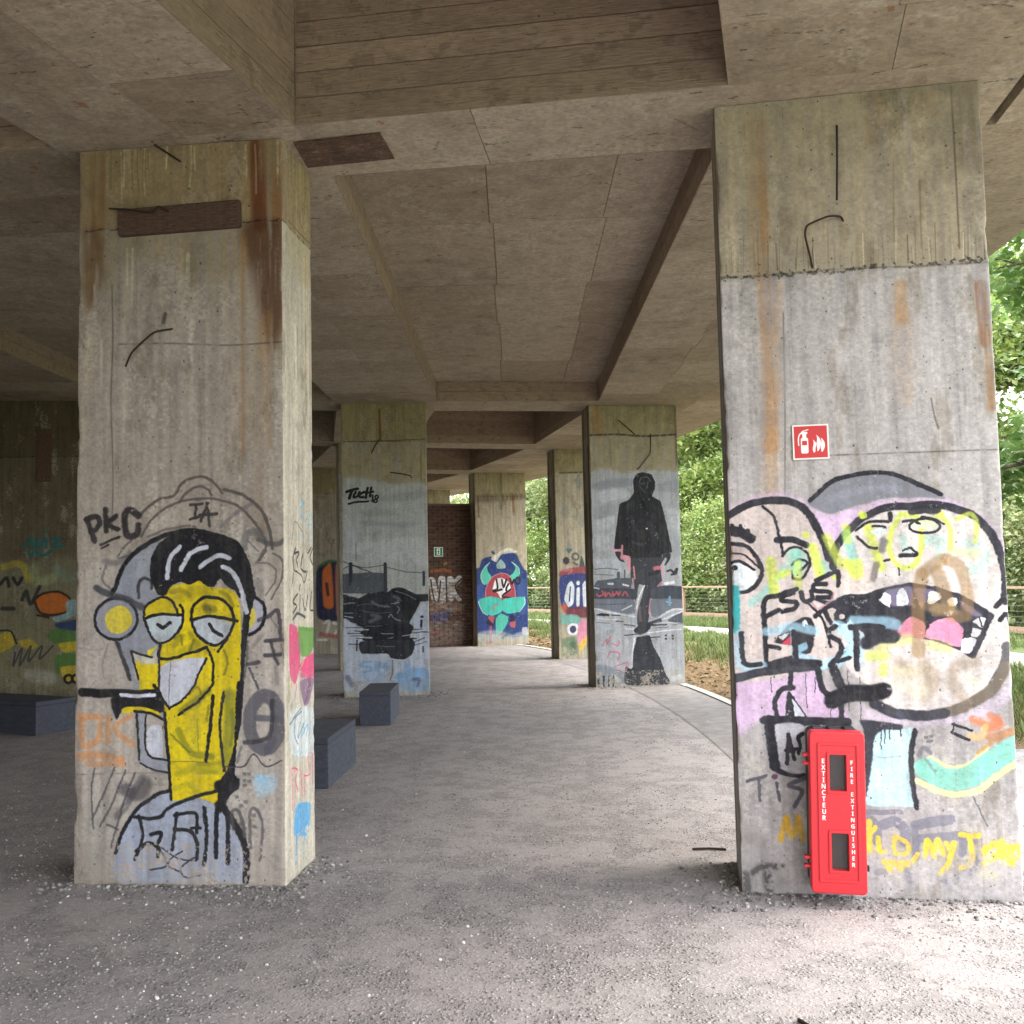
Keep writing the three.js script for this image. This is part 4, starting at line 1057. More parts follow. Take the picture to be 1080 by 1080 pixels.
// concrete with stains and paint for the four faces of a pillar, one strip: front, right, back, left
function pillarSurface({ w, d, h, ppm, seed, joint, ragged = 0.5, base, upper, sideBase, stains = {}, murals = {} }) {
  const per = 2 * (w + d), Wd = Math.round(per * ppm), Hd = Math.round(h * ppm), off = [0, w, w + d, 2 * w + d];
  const canvas = () => { const c = document.createElement('canvas'); c.width = Wd; c.height = Hd; return c; };
  const layer = (faces, mist = 0) => {
    const cv = canvas(), ctx = cv.getContext('2d');
    Object.entries(faces).forEach(([f, list]) => { const k = { front: 0, right: 1, back: 2, left: 3 }[f]; ctx.save(); ctx.beginPath(); ctx.rect(off[k] * ppm, 0, (k % 2 ? d : w) * ppm, Hd); ctx.clip(); paint(ctx, list, off[k] * ppm, Hd, ppm); ctx.restore(); });
    if (!mist) return ctx.getImageData(0, 0, Wd, Hd).data;
    const c2 = canvas(), x2 = c2.getContext('2d'); x2.filter = `blur(${mist.toFixed(1)}px)`; x2.globalAlpha = 0.2; x2.drawImage(cv, 0, 0); x2.filter = 'none'; x2.globalAlpha = 1; x2.drawImage(cv, 0, 0); // overspray round the strokes
    return x2.getImageData(0, 0, Wd, Hd).data;
  };
  const st = layer(stains), mu = layer(murals, ppm * 0.02), col = new Uint8Array(Wd * Hd * 4);
  const bw = Wd >> 1, bh = Hd >> 1, bmp = new Uint8Array(bw * bh * 4);
  const r = rng(seed), sx = r() * 7, sy = r() * 7, boardPhase = r();
  const pits = new Float32Array(Wd * Hd);
  for (let k = 0, n = Math.round(per * h * 260); k < n; k++) {
    const cx = r() * Wd, cy = r() * Hd, rad = ppm * (0.0008 + 0.0035 * r() ** 4), ry = rad * (0.7 + r() * 1.1);
    for (let y = Math.floor(cy - ry); y <= cy + ry; y++) for (let x = Math.floor(cx - rad); x <= cx + rad; x++) if (x >= 0 && y >= 0 && x < Wd && y < Hd && ((x - cx) / rad) ** 2 + ((y - cy) / ry) ** 2 <= 1) pits[y * Wd + x] = 0.55 + 0.45 * ((k * 37) % 10) / 10;
  }
  for (let j = 0; j < Hd; j++) {
    const v = h - (j + 0.5) / ppm;
    for (let i = 0; i < Wd; i++) {
      const u = (i + 0.5) / ppm, q = j * Wd + i, k = q * 4;
      const n1 = smp(NA, u * 0.37 + sx, v * 0.31 + sy), n2 = smp(NB, u * 0.9 + sx, v * 0.8 + sy), n3 = smp(NC, u * 1.1 + sx, v * 1.1), streak = smp(NC, u * 0.55 + sy, v * 0.045 + sx), st2 = smp(NB, u * 2.1 + sx, v * 0.06 + sy), fine = smp(ND, u * 1.9, v * 1.9);
      const jl = joint + 0.012 * (n2 - 0.5) * 2, up = sstep(-0.01, 0.012, v - jl);
      const bu = u / 0.098 + boardPhase, bi = Math.floor(bu), bf = bu - bi, board = smp(ND, bi * 0.0137 + 0.3, 0.11 + up * 0.3);
      const rough = sstep(0.52, 0.66, n2 * 0.5 + n1 * 0.5), speck = fine > 0.80 ? 0.86 : fine < 0.16 ? 1.06 : 1;
      let g = 1 + 0.26 * (n1 - 0.5) + 0.26 * (n2 - 0.5) + 0.26 * (streak - 0.5) + 0.16 * (st2 - 0.5) + 0.22 * (n3 - 0.5) + 0.24 * (fine - 0.5) + 0.07 * (board - 0.5) - rough * 0.07; g *= speck;
      const line = (bf < 0.018 && board > 0.35) ? 0.85 + 0.15 * n3 : 1; g *= line;
      // blotchy efflorescence and damp grime, patches with an edge
      const eff = sstep(0.60, 0.68, smp(NB, u * 0.55 + sy, v * 0.22 + sx) * 0.7 + 0.3 * n3), grime = sstep(0.60, 0.7, smp(NB, u * 0.6 + 3.3, v * 0.25 + sx) * 0.7 + 0.3 * streak);
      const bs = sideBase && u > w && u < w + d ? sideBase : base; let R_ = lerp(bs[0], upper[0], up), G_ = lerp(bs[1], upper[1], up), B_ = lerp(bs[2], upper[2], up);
      R_ = lerp(R_, 196, eff * 0.32); G_ = lerp(G_, 190, eff * 0.32); B_ = lerp(B_, 178, eff * 0.32);
      R_ = lerp(R_, 92, grime * 0.30); G_ = lerp(G_, 82, grime * 0.30); B_ = lerp(B_, 64, grime * 0.30);
      // ragged cold joint
      const jd = Math.abs(v - jl - 0.01 * (n3 - 0.5)), crack = jd < ragged * 0.03 * (n3 * 2.2 - 0.95 + (fine - 0.5) * 0.8) ? 0.55 : 1, honey = v > jl && v < jl + 0.16 * n2 && fine * 0.5 + n3 * 0.5 > 0.66 - ragged * 0.06 ? 0.8 : 1;
      g *= crack * honey;
      let a = st[k + 3] / 255; a *= 0.12 + 0.88 * sstep(0.40, 0.66, streak * 0.5 + st2 * 0.22 + n3 * 0.16 + fine * 0.12 + a * 0.1);
      if (a > 0) { R_ = lerp(R_, st[k], a); G_ = lerp(G_, st[k + 1], a); B_ = lerp(B_, st[k + 2], a); }
      const pit = pits[q], wi = clamp(i + Math.round(((n3 - 0.5) * 0.012 + (fine - 0.5) * 0.004) * ppm), 0, Wd - 1), wj = clamp(j + Math.round(((n2 - 0.5) * 0.016 + (fine - 0.5) * 0.004) * ppm), 0, Hd - 1), km = (wj * Wd + wi) * 4;
      let m = mu[km + 3] / 255, wear = sstep(0.62, 0.72, n2 * 0.4 + n3 * 0.35 + fine * 0.25);
      m *= 0.74 + 0.26 * sstep(0.3, 0.62, st2 * 0.35 + n2 * 0.35 + n3 * 0.3); if (m < 0.3) m *= 0.5 + fine;
      m *= (1 - 0.75 * wear) * (1 - 0.8 * pit) * (v < 0.22 ? 1 - 0.8 * sstep(0.52, 0.62, n2 * 0.5 + n3 * 0.5 + (0.22 - v) * 0.3) : 1);
      if (m > 0) { m = Math.min(1, m); R_ = lerp(R_, mu[km], m); G_ = lerp(G_, mu[km + 1], m); B_ = lerp(B_, mu[km + 2], m); g = lerp(g, 0.3 + 0.7 * g, m); }
      g *= 1 - 0.55 * pit;
      col[k] = clamp(R_ * g, 0, 255); col[k + 1] = clamp(G_ * g, 0, 255); col[k + 2] = clamp(B_ * g, 0, 255); col[k + 3] = 255;
      if (!(i & 1) && !(j & 1) && (i >> 1) < bw && (j >> 1) < bh) {
        const hgt = 0.55 + 0.25 * (n3 - 0.5) + 0.22 * (fine - 0.5) + 0.2 * (streak - 0.5) + (board - 0.5) * 0.16 - (line < 1 ? 0.12 : 0) - pit * 0.35 - (crack < 1 ? 0.4 : 0) - (honey < 1 ? 0.2 : 0), b = ((j >> 1) * bw + (i >> 1)) * 4;
        bmp[b] = bmp[b + 1] = bmp[b + 2] = clamp(hgt * 255, 0, 255); bmp[b + 3] = 255;
      }
    }
  }
  const flip = (a, W_, H_) => { const o = new Uint8Array(a.length); for (let j = 0; j < H_; j++) o.set(a.subarray(j * W_ * 4, (j + 1) * W_ * 4), (H_ - 1 - j) * W_ * 4); return o; };
  return new THREE.MeshStandardMaterial({ map: texture(flip(col, Wd, Hd), Wd, Hd, true, false), bumpMap: texture(flip(bmp, bw, bh), bw, bh, false, false), bumpScale: 0.006, roughness: 0.93 });
}
// a cast pillar: four faces with chipped arrises, uv round the perimeter
function pillarGeometry(w, d, h, seed) {
  const r = rng(seed), nz = (k, y) => smp(NB, k * 0.31 + seed * 0.17, y * 0.35) * 0.6 + smp(NC, k * 0.77, y * 0.5 + seed) * 0.4;
  const breaks = (L) => { const a = [0, 0.007, 0.018, 0.045]; const out = [...a]; for (let i = 1; i < 5; i++) out.push(0.045 + ((L - 0.09) * i) / 5); for (const x of [...a].reverse()) out.push(L - x); return out; };
  const NY = 90, geos = [], per = 2 * (w + d), c = [[-w / 2, d / 2], [w / 2, d / 2], [w / 2, -d / 2], [-w / 2, -d / 2]];
  let run = 0;
  for (let f = 0; f < 4; f++) {
    const a = c[f], b = c[(f + 1) % 4], L = f % 2 ? d : w, bs = breaks(L), tx = (b[0] - a[0]) / L, tz = (b[1] - a[1]) / L, nx = -tz, nzv = tx, pos = [], uv = [], idx = [];
    for (let j = 0; j <= NY; j++) for (let i = 0; i < bs.length; i++) {
      const y = (j / NY) * h, s = bs[i]; let x = a[0] + tx * s, z = a[1] + tz * s;
      const edge = (e, k) => { const chip = 0.003 + 0.03 * Math.max(0, nz(k, y) - 0.56) / 0.2; return Math.max(0, chip - e); };
      const i0 = edge(s, f), i1 = edge(L - s, (f + 1) % 4), inn = Math.max(i0, i1);
      x += nx * -inn * 0.7 * -1 * -1; z += nzv * -inn * 0.7 * -1 * -1;
      if (s === 0) { x += tx * i0 * 0.7; z += tz * i0 * 0.7; } if (s === L) { x -= tx * i1 * 0.7; z -= tz * i1 * 0.7; }
      pos.push(x, y, z); uv.push((run + s) / per, y / h);
    }
    const n = bs.length;
    for (let j = 0; j < NY; j++) for (let i = 0; i < n - 1; i++) { const p = j * n + i; idx.push(p, p + 1, p + n, p + 1, p + n + 1, p + n); }
    const g = new THREE.BufferGeometry(); g.setAttribute('position', new THREE.Float32BufferAttribute(pos, 3)); g.setAttribute('uv', new THREE.Float32BufferAttribute(uv, 2)); g.setIndex(idx); g.computeVertexNormals(); geos.push(g); run += L;
  }
  return mergeGeometries(geos);
}
function tube(pts, rad, seg = 24, sides = 8) { return new THREE.TubeGeometry(new THREE.CatmullRomCurve3(pts.map((p) => new THREE.Vector3(...p)), false, 'catmullrom', 0.3), seg, rad, sides, false); }

// ---------------------------------------------------------------- shared materials
const rust = new THREE.MeshStandardMaterial({ color: lin(0x3a2a22), roughness: 0.85, metalness: 0.3 });
// ragged scuffs and spalls of a cast face, as a mask that repeats
function scuffs(seed, n, count, along = 0) {
  const cv = document.createElement('canvas'); cv.width = cv.height = n; const c = cv.getContext('2d'), r = rng(seed); c.fillStyle = '#000'; c.fillRect(0, 0, n, n);
  for (let k = 0; k < count; k++) {
    let x = r() * n, y = r() * n, an = along + (r() < 0.75 ? (r() - 0.5) * 0.25 : r() * 6.28); const L = (4 + 60 * r() ** 3) * n / 1024, st = 3, wd = (0.6 + 2.2 * r() ** 3) * n / 1024; c.fillStyle = `rgba(255,255,255,${0.35 + 0.65 * r()})`;
    for (let d = 0; d < L; d += st) { x += Math.cos(an) * st; y += Math.sin(an) * st; an += (r() - 0.5) * 0.3; if (r() < 0.8) c.fillRect(((x + (r() - 0.5) * wd) % n + n) % n, ((y + (r() - 0.5) * wd * 2) % n + n) % n, st + r() * 2, wd * (0.4 + r())); }
  }
  const d = c.getImageData(0, 0, n, n).data; return (x, y) => d[((Math.floor(y * n) % n) * n + (Math.floor(x * n) % n)) * 4] / 255;
}
function concreteMap(seed, base, dashes) {
  const scuff = scuffs(Math.round(seed * 100), 1024, 420);
  return surface(1024, (x, y, o) => { // 4 m tile
    const n1 = smp(NA, x * 1 + seed, y * 1), n2 = smp(NB, x * 2 + seed, y * 2), n3 = smp(NC, x * 3, y * 3 + seed), grain = smp(NC, x * 2, y * 14 + seed), fine = smp(ND, x * 6, y * 6);
    const dash = sstep(0.70, 0.75, smp(NC, x * 2 + seed, y * 9) * 0.7 + 0.3 * n1), pit = fine > 0.86 ? 1 : 0, blot = sstep(0.56, 0.66, n2 * 0.6 + n1 * 0.4), eff = sstep(0.6, 0.68, smp(NB, x * 1 + 5.5, y + seed) * 0.75 + n3 * 0.25), rusty = sstep(0.755, 0.79, smp(NB, x * 2 + 9.1 + seed, y * 2 + 2.2) * 0.85 + n3 * 0.15);
    let g = 1 + 0.30 * (n1 - 0.5) + 0.26 * (n2 - 0.5) + 0.2 * (n3 - 0.5) + 0.2 * (grain - 0.5) + 0.14 * (fine - 0.5) - dash * dashes - pit * 0.22 - blot * 0.12; const sc = scuff(x, y); g *= 1 - 0.55 * sc;
    for (let q = 0; q < 3; q++) o[q] = lerp(lerp(base[q], [188, 180, 166][q], eff * 0.3), [126, 74, 42][q], rusty * 0.5) * g;
    o[3] = 0.55 + 0.3 * (n3 - 0.5) + 0.25 * (grain - 0.5) + 0.15 * (fine - 0.5) - dash * 0.3 - pit * 0.25 - sc * 0.5;
  });
}
const soffitMats = [[0.13, [166, 151, 134]], [3.71, [158, 143, 125]], [6.37, [173, 159, 142]]].map(([s, b]) => { const [map, bumpMap] = concreteMap(s, b, 0.3); return new THREE.MeshStandardMaterial({ map, bumpMap, bumpScale: 0.007, roughness: 0.95 }); });
const boardMats = [[1.3, [162, 142, 124]], [4.4, [150, 131, 114]]].map(([s, base]) => {
  const scuff = scuffs(Math.round(s * 100) + 7, 1024, 380);
  const [map, bumpMap] = surface(1024, (x, y, o) => { // 2 m tile, grain along u
    const g1 = smp(NC, x * 0.5 + s, y * 5), g2 = smp(ND, x * 0.25, y * 3 + s), n1 = smp(NA, x + s, y), n2 = smp(NB, x * 2, y * 2 + s), fine = smp(ND, x * 4, y * 4), knot = sstep(0.74, 0.82, smp(NB, x * 2 + s, y * 7) * 0.8 + 0.2 * fine);
    const g = 1 + 0.24 * (g1 - 0.5) + 0.16 * (g2 - 0.5) + 0.22 * (n1 - 0.5) + 0.2 * (n2 - 0.5) + 0.12 * (fine - 0.5) - 0.22 * knot - 0.5 * scuff(x, y) - 0.2 * sstep(0.55, 0.68, n1 * 0.5 + n2 * 0.5);
    for (let q = 0; q < 3; q++) o[q] = base[q] * g;
    o[3] = 0.5 + 0.5 * (g1 - 0.5) + 0.35 * (g2 - 0.5) + 0.15 * (fine - 0.5) - 0.15 * knot;
  });
  return new THREE.MeshStandardMaterial({ map, bumpMap, bumpScale: 0.006, roughness: 0.95 });
});
const darkBoard = (() => {
  const [map, bumpMap] = surface(512, (x, y, o) => { const g1 = smp(NC, x * 0.5, y * 4), n = smp(NB, x * 2, y * 2), e = sstep(0.62, 0.7, smp(NC, x * 2, y * 3)); const g = 1 + 0.5 * (g1 - 0.5) + 0.5 * (n - 0.5); o[0] = lerp(88, 150, e * 0.4) * g; o[1] = lerp(66, 136, e * 0.4) * g; o[2] = lerp(54, 124, e * 0.4) * g; o[3] = 0.5 + 0.6 * (g1 - 0.5); });
  return new THREE.MeshStandardMaterial({ map, bumpMap, bumpScale: 0.006, roughness: 0.9 });
})();

// ---------------------------------------------------------------- the viaduct: it bends on a circle about (-32, -9.6)
const CX = -32, CZ = 9.6, P = (r, t) => [CX + r * Math.cos(R(t)), -(CZ + r * Math.sin(R(t)))];
const YS = 4.047, DEPTH = 0.85;   // soffit height above the ground, and how far the slab lies above it
const beams = [[-62, -60.8], [-39.4, -38.2], [-24.1, -22.9], [-8.37, -7.15], [6.8, 8.2], [14.35, 15.55], [21.9, 23.3], [29.4, 30.6], [44.4, 45.8]];
const kinks = beams.flat();
// a slab between two plan polylines, uv in metres (divided by the tile size)
function strip(inner, outer, y0, y1, tile = 4, off = [0, 0]) {
  const pos = [], uv = [], idx = [], n = inner.length; let acc = 0; const run = [0];
  for (let i = 1; i < n; i++) { acc += Math.hypot(inner[i][0] - inner[i - 1][0], inner[i][1] - inner[i - 1][1]); run.push(acc); }
  const wid = Math.hypot(outer[0][0] - inner[0][0], outer[0][1] - inner[0][1]);
  const quad = (a, b, c, d, ua, ub, uc, ud) => { const k = pos.length / 3; pos.push(...a, ...b, ...c, ...d); for (const q of [ua, ub, uc, ud]) uv.push(q[0] / tile + off[0], q[1] / tile + off[1]); idx.push(k, k + 1, k + 2, k, k + 2, k + 3); };
  const V = (p, y) => [p[0], y, p[1]];
  for (let i = 0; i < n - 1; i++) {
    const a = inner[i], b = inner[i + 1], c = outer[i + 1], d = outer[i], s = run[i], e = run[i + 1];
    quad(V(a, y0), V(b, y0), V(c, y0), V(d, y0), [0, s], [0, e], [wid, e], [wid, s]);
    quad(V(a, y1), V(d, y1), V(c, y1), V(b, y1), [0, s], [wid, s], [wid, e], [0, e]);
    quad(V(a, y0), V(a, y1), V(b, y1), V(b, y0), [s, y0], [s, y1], [e, y1], [e, y0]);
    quad(V(d, y0), V(c, y0), V(c, y1), V(d, y1), [s, y0], [e, y0], [e, y1], [s, y1]);
  }
  const a = inner[0], d = outer[0], b = inner[n - 1], c = outer[n - 1];
  quad(V(a, y0), V(d, y0), V(d, y1), V(a, y1), [0, y0], [wid, y0], [wid, y1], [0, y1]);
  quad(V(b, y0), V(b, y1), V(c, y1), V(c, y0), [0, y0], [0, y1], [wid, y1], [wid, y0]);
  const g = new THREE.BufferGeometry(); g.setAttribute('position', new THREE.Float32BufferAttribute(pos, 3)); g.setAttribute('uv', new THREE.Float32BufferAttribute(uv, 2)); g.setIndex(idx); g.computeVertexNormals(); return g;
}
const deck = thing('viaduct_deck', 'weathered coffered concrete viaduct deck overhead with board-marked beams', 'bridge');
{
  const r = rng(5), arc = (rad, t0, t1, st = 1) => { const o = []; const n = Math.max(1, Math.ceil((t1 - t0) / st)); for (let i = 0; i <= n; i++) o.push(P(rad, t0 + ((t1 - t0) * i) / n)); return o; };
  part('deck_slab', strip(arc(24.2, -62, 45.8), arc(35.88, -62, 45.8), YS + DEPTH, YS + DEPTH + 0.35), soffitMats[1], deck);
  part('parapet', strip(arc(35.6, -62, 45.8), arc(35.86, -62, 45.8), YS + DEPTH + 0.352, YS + DEPTH + 1.2), soffitMats[2], deck);
  // panels: the cast faces of the formwork sheets, each a few millimetres off its neighbour
  const lerp2 = (a, b, t) => [lerp(a[0], b[0], t), lerp(a[1], b[1], t)];
  function panels(a, b, c, d, rows, cols, y, mats, gap = 0.004, name = 'formwork_panel', stagger = 0) { // a-b near edge (left to right), d-c far edge
    const rowLen = Math.hypot(d[0] - a[0], d[1] - a[1]), colLen = Math.hypot(b[0] - a[0], b[1] - a[1]);
    for (let j = 0; j < rows.length - 1; j++) {
      const sh = stagger ? (j % 2) * stagger : 0, cs = cols.map((x) => (x > 0 && x < 1 ? x + sh : x));
      for (let i = 0; i < cs.length - 1; i++) {
        const u0 = cs[i] + (i ? gap / colLen / 2 : 0), u1 = cs[i + 1] - (i < cs.length - 2 ? gap / colLen / 2 : 0), v0 = rows[j] + (j ? gap / rowLen / 2 : 0), v1 = rows[j + 1] - (j < rows.length - 2 ? gap / rowLen / 2 : 0);
        const q = (u, v) => lerp2(lerp2(a, b, u), lerp2(d, c, u), v), dy = (r() - 0.5) * 0.004;
        part(name, strip([q(u0, v0), q(u0, v1)], [q(u1, v0), q(u1, v1)], y + dy, y + 0.02, 4, [r(), r()]), mats[Math.floor(r() * mats.length)], deck);
      }
    }
  }
  const ev = (n, j = 0) => Array.from({ length: n + 1 }, (_, i) => clamp(i / n + (i && i < n ? (r() - 0.5) * j : 0)));
  // boards on an upright face from plan point a to b, facing the side given by n
  function boards(a, b, y0, y1, nx, nz, hgt = 0.135) {
    const L = Math.hypot(b[0] - a[0], b[1] - a[1]), rows = Math.max(1, Math.round((y1 - y0) / hgt)), bh = (y1 - y0) / rows;
    for (let k = 0; k < rows; k++) {
      const cuts = L > 3 ? [0, 0.35 + r() * 0.3, 1] : [0, 1];
      for (let i = 0; i < cuts.length - 1; i++) {
        const o = 0.006 + r() * 0.006, p = lerp2(a, b, cuts[i]), q = lerp2(a, b, cuts[i + 1] - (i < cuts.length - 2 ? 0.003 / L : 0));
        part('formwork_board', strip([[p[0], p[1]], [q[0], q[1]]], [[p[0] + nx * o, p[1] + nz * o], [q[0] + nx * o, q[1] + nz * o]], y0 + k * bh + (k ? 0.006 : 0), y0 + (k + 1) * bh, 2, [r(), r()]), boardMats[Math.floor(r() * 2)], deck);
      }
    }
  }
  // longitudinal beams follow straight chords between the cross beams
  const rails = [[24.2, 25.6 + 1.35], [29.8, 31.2], [33.5, 34.95]], kk = kinks.slice(2, -2);
  const YB = YS + 0.02;
  rails.forEach(([r0, r1], q) => {
    part('longitudinal_beam', strip(kinks.map((t) => P(r0, t)), kinks.map((t) => P(r1, t)), YB + 0.001, YS + DEPTH - 0.002, 4, [q * 0.3, 0.1]), soffitMats[q % 3], deck);
    for (let k = 0; k < kinks.length - 1; k++) {
      const t0 = kinks[k], t1 = kinks[k + 1], len = ((t1 - t0) * Math.PI / 180) * r0; if (t1 < -24 || t0 > 30) { panels(P(r0, t0), P(r1, t0), P(r1, t1), P(r0, t1), [0, 1], [0, 1], YS, soffitMats); continue; }
      const n = Math.max(1, Math.round(len / (k % 2 ? 0.62 : 1.3)));
      panels(P(r0, t0), P(r1, t0), P(r1, t1), P(r0, t1), ev(n, 0.3 / n), n > 3 ? [0, 0.52, 1] : [0, 1], YS, soffitMats, 0.003, 'formwork_panel', 0.02);
    }
  });
  // the cantilever on the open side, its edge a true curve
  for (let k = 0; k < kinks.length - 1; k++) {
    const t0 = kinks[k], t1 = kinks[k + 1], slot = t0 > -9 && t1 < -7 ? 0.06 : 0, a = P(34.955 + slot, t0), b = P(34.955 + slot, t1), n = Math.max(2, Math.round((t1 - t0) / 1.2)), inn = [], out = [];
    for (let i = 0; i <= n; i++) { inn.push(lerp2(a, b, i / n)); out.push(P(35.9, lerp(t0, t1, i / n))); }
    part('cantilever_slab', strip(inn, out, YS + 0.012, YS + DEPTH - 0.002, 4, [r(), r()]), soffitMats[k % 3], deck);
  }
  // cross beams
  const gaps = [[26.95, 29.8], [31.2, 33.5]];
  beams.forEach(([t0, t1], q) => gaps.forEach(([r0, r1], s) => {
    part('cross_beam', strip([P(r0 + 0.001, t0), P(r0 + 0.001, t1)], [P(r1 - 0.001, t0), P(r1 - 0.001, t1)], YB + 0.001, YS + DEPTH - 0.002, 4, [r(), r()]), soffitMats[(q + s) % 3], deck);
    panels(P(r0, t0), P(r1, t0), P(r1, t1), P(r0, t1), [0, 1], s === 1 ? [0, q === 3 ? 0.42 : 0.3, 1] : [0, 1], YS, soffitMats);
  }));
  // coffers: boarded sides, and the low ceiling panels of the long bay
  for (let k = 0; k < beams.length - 1; k++) {
    const t0 = beams[k][1], t1 = beams[k + 1][0]; if (t0 > 25 || t1 < -25) continue;
    gaps.forEach(([r0, r1], s) => {
      const low = k === 3, top = low ? YS + 0.27 : YS + DEPTH - 0.002, mid = R((t0 + t1) / 2), h = low ? 0.125 : 0.137, full = s === 1 || low;
      if (!full && k !== 2) return;
      const er = [Math.cos(mid), -Math.sin(mid)], et = (t) => [-Math.sin(R(t)), -Math.cos(R(t))];
      boards(P(r0, t0), P(r0, t1), YS + 0.001, top, er[0], er[1], h);
      boards(P(r1, t0), P(r1, t1), YS + 0.001, top, -er[0], -er[1], h);
      boards(P(r0 + 0.02, t1), P(r1 - 0.02, t1), YS + 0.001, top, -et(t1)[0], -et(t1)[1], h);
      boards(P(r0 + 0.02, t0), P(r1 - 0.02, t0), YS + 0.001, top, et(t0)[0], et(t0)[1], h);
      if (low) panels(P(r0, t0), P(r1, t0), P(r1, t1), P(r0, t1), ev(5, 0.06), s ? [0, 0.40, 0.78, 1] : [0, 0.5, 1], top, soffitMats, 0.005, 'formwork_panel', 0.012);
    });
  }
}
// a board left in the soffit beside the first pillar
{
  const g = thing('soffit_board', 'dark brown timber board left in the ceiling beside the yellow-face pillar', 'board');
  const a = [-1.175, -5.245], b = [-0.68, -5.15], c = [-0.64, -5.47], d = [-1.165, -5.57];
  part('plank', strip([a, d], [b, c], YS - 0.012, YS - 0.0035, 2, [0.3, 0.2]), darkBoard, g);
}

// ---------------------------------------------------------------- pillars
const H = YS - 0.002;
const pillarSpecs = [
  { key: 'L1', at: [-2.40, 5.315], a: -5.6, w: 1.175, ppm: 480, joint: 3.585, base: [160, 150, 140], upper: [154, 135, 110], sideBase: [192, 184, 168], label: 'near concrete pillar painted with a yellow face wearing grey headphones' },  // right face: pale concrete, with its brighter light also put into the colour
  { key: 'R1', at: [1.11, 4.95], a: -10, w: 1.31, ppm: 480, joint: 3.122, base: [172, 167, 166], upper: [166, 156, 139], label: 'near concrete pillar painted with a wide-mouthed head, carrying the red cabinet' },
  { key: 'L2', at: [-2.35, 13.31], a: 4.5, w: 1.175, ppm: 260, joint: 3.51, base: [156, 150, 138], upper: [146, 136, 106], label: 'concrete pillar with a grey harbour mural and black signature' },
  { key: 'R2', at: [1.14, 13.85], a: 8, w: 1.31, ppm: 260, joint: 3.61, base: [166, 158, 142], upper: [158, 148, 120], label: 'concrete pillar with a dark walking figure mural' },
  { key: 'D', at: [0.84, 18.6], a: 14, w: 1.26, ppm: 180, joint: 3.59, base: [172, 163, 142], upper: [160, 150, 122], label: 'concrete pillar with stencilled drops, half hidden behind the figure mural' },
  { key: 'T', at: [-0.86, 22.55], a: 19, w: 1.26, ppm: 180, joint: 3.48, base: [172, 162, 140], upper: [160, 150, 118], label: 'far concrete pillar painted with a turquoise horned creature on blue' },
  { key: 'L3', at: [-4.38, 21.04], a: 22, w: 1.175, ppm: 160, joint: 3.5, base: [154, 147, 130], upper: [146, 136, 106], label: 'far concrete pillar with orange lettering, glimpsed behind the near left pillar' },
  { key: 'R4', at: [-2.82, 26.45], a: 30, w: 1.26, ppm: 120, joint: 3.5, base: [166, 158, 138], upper: [158, 148, 118], label: 'farthest concrete pillar, a pale sliver above the brick wall' },
  { key: 'L15', at: [-3.09, 17.2], a: 15, w: 1.175, ppm: 120, joint: 3.5, base: [154, 147, 130], upper: [146, 136, 106], label: 'plain concrete pillar hidden behind the harbour mural pillar' },
];
const D0 = 0.52, pillar = {};
// shade of the left faces painted in as dark streaks, with some dirt and moss
const shadeMossStreaks = (() => { const r = rng(44), o = []; for (let k = 0; k < 34; k++) { const x = r() * 540 - 10, top = 4050 - r() ** 2 * 2600, len = 500 + r() * 2400; o.push(['s', ['#43382b', '#53463a', '#4b4632'][k % 3], 14 + r() * 44, 0.55 + 0.3 * r(), 8, [x, top, x + (r() - 0.5) * 30, top - len * 0.5, x + (r() - 0.5) * 40, Math.max(0, top - len)]]); } o.push(['s', '#5d5a34', 50, 0.7, 14, [500, 60, 490, 900, 505, 1500]]); return o; })();
for (const [i, s] of pillarSpecs.entries()) {
  const a = R(s.a), c = [s.at[0] + (Math.cos(a) * s.w) / 2 - (Math.sin(a) * D0) / 2, s.at[1] + (Math.sin(a) * s.w) / 2 + (Math.cos(a) * D0) / 2];
  const g = thing('painted_pillar', s.label, 'pillar', [c[0], 0, -c[1]], a, 'graffiti pillars under the viaduct');
  const side = MURALS[s.key + '.right'], sideStain = MURALS[s.key + '.right.stain'];
  const mat = pillarSurface({ w: s.w, d: D0, h: H, ppm: s.ppm, seed: 100 + i * 13, joint: s.joint, ragged: s.key === 'R1' ? 1 : 0.35, base: s.base, upper: s.upper, sideBase: s.sideBase, stains: { front: MURALS[s.key + '.stain'] ?? [], ...(sideStain && { right: sideStain }), left: ['R1', 'R2', 'T', 'D'].includes(s.key) ? shadeMossStreaks : [] }, murals: { front: MURALS[s.key] ?? [], ...(side && { right: side }) } });
  part('shaft', pillarGeometry(s.w, D0, H, 3 + i), mat, g);
  pillar[s.key] = { g, w: s.w };
}
// things fixed to a pillar's front, in millimetres from its lower left corner
const front = (key, u, v, z = 0) => [u / 1000 - pillar[key].w / 2, v / 1000, D0 / 2 + z];
function rebar(key, pts, lift, rad = 0.0055) { part('rebar', tube(pts.map(([u, v], i) => front(key, u, v, lift[Math.min(i, lift.length - 1)])), rad, 30, 7), rust, pillar[key].g); }
rebar('R1', [[617, 3884], [612, 3860], [600, 3660], [586, 3462]], [-0.01, 0.02, 0.05, 0.08]);
rebar('R1', [[629, 3373], [611, 3395], [545, 3391], [441, 3350], [429, 3301], [449, 3210], [469, 3134]], [-0.01, 0.02, 0.05, 0.06, 0.05, 0.03, -0.01]);
rebar('L1', [[604, 3945], [540, 3985], [470, 4030]], [-0.01, 0.03, 0.06], 0.006);
rebar('L1', [[194, 3695], [320, 3670], [454, 3647], [498, 3677], [575, 3634]], [0.03, 0.06, 0.06, 0.06, -0.01]);
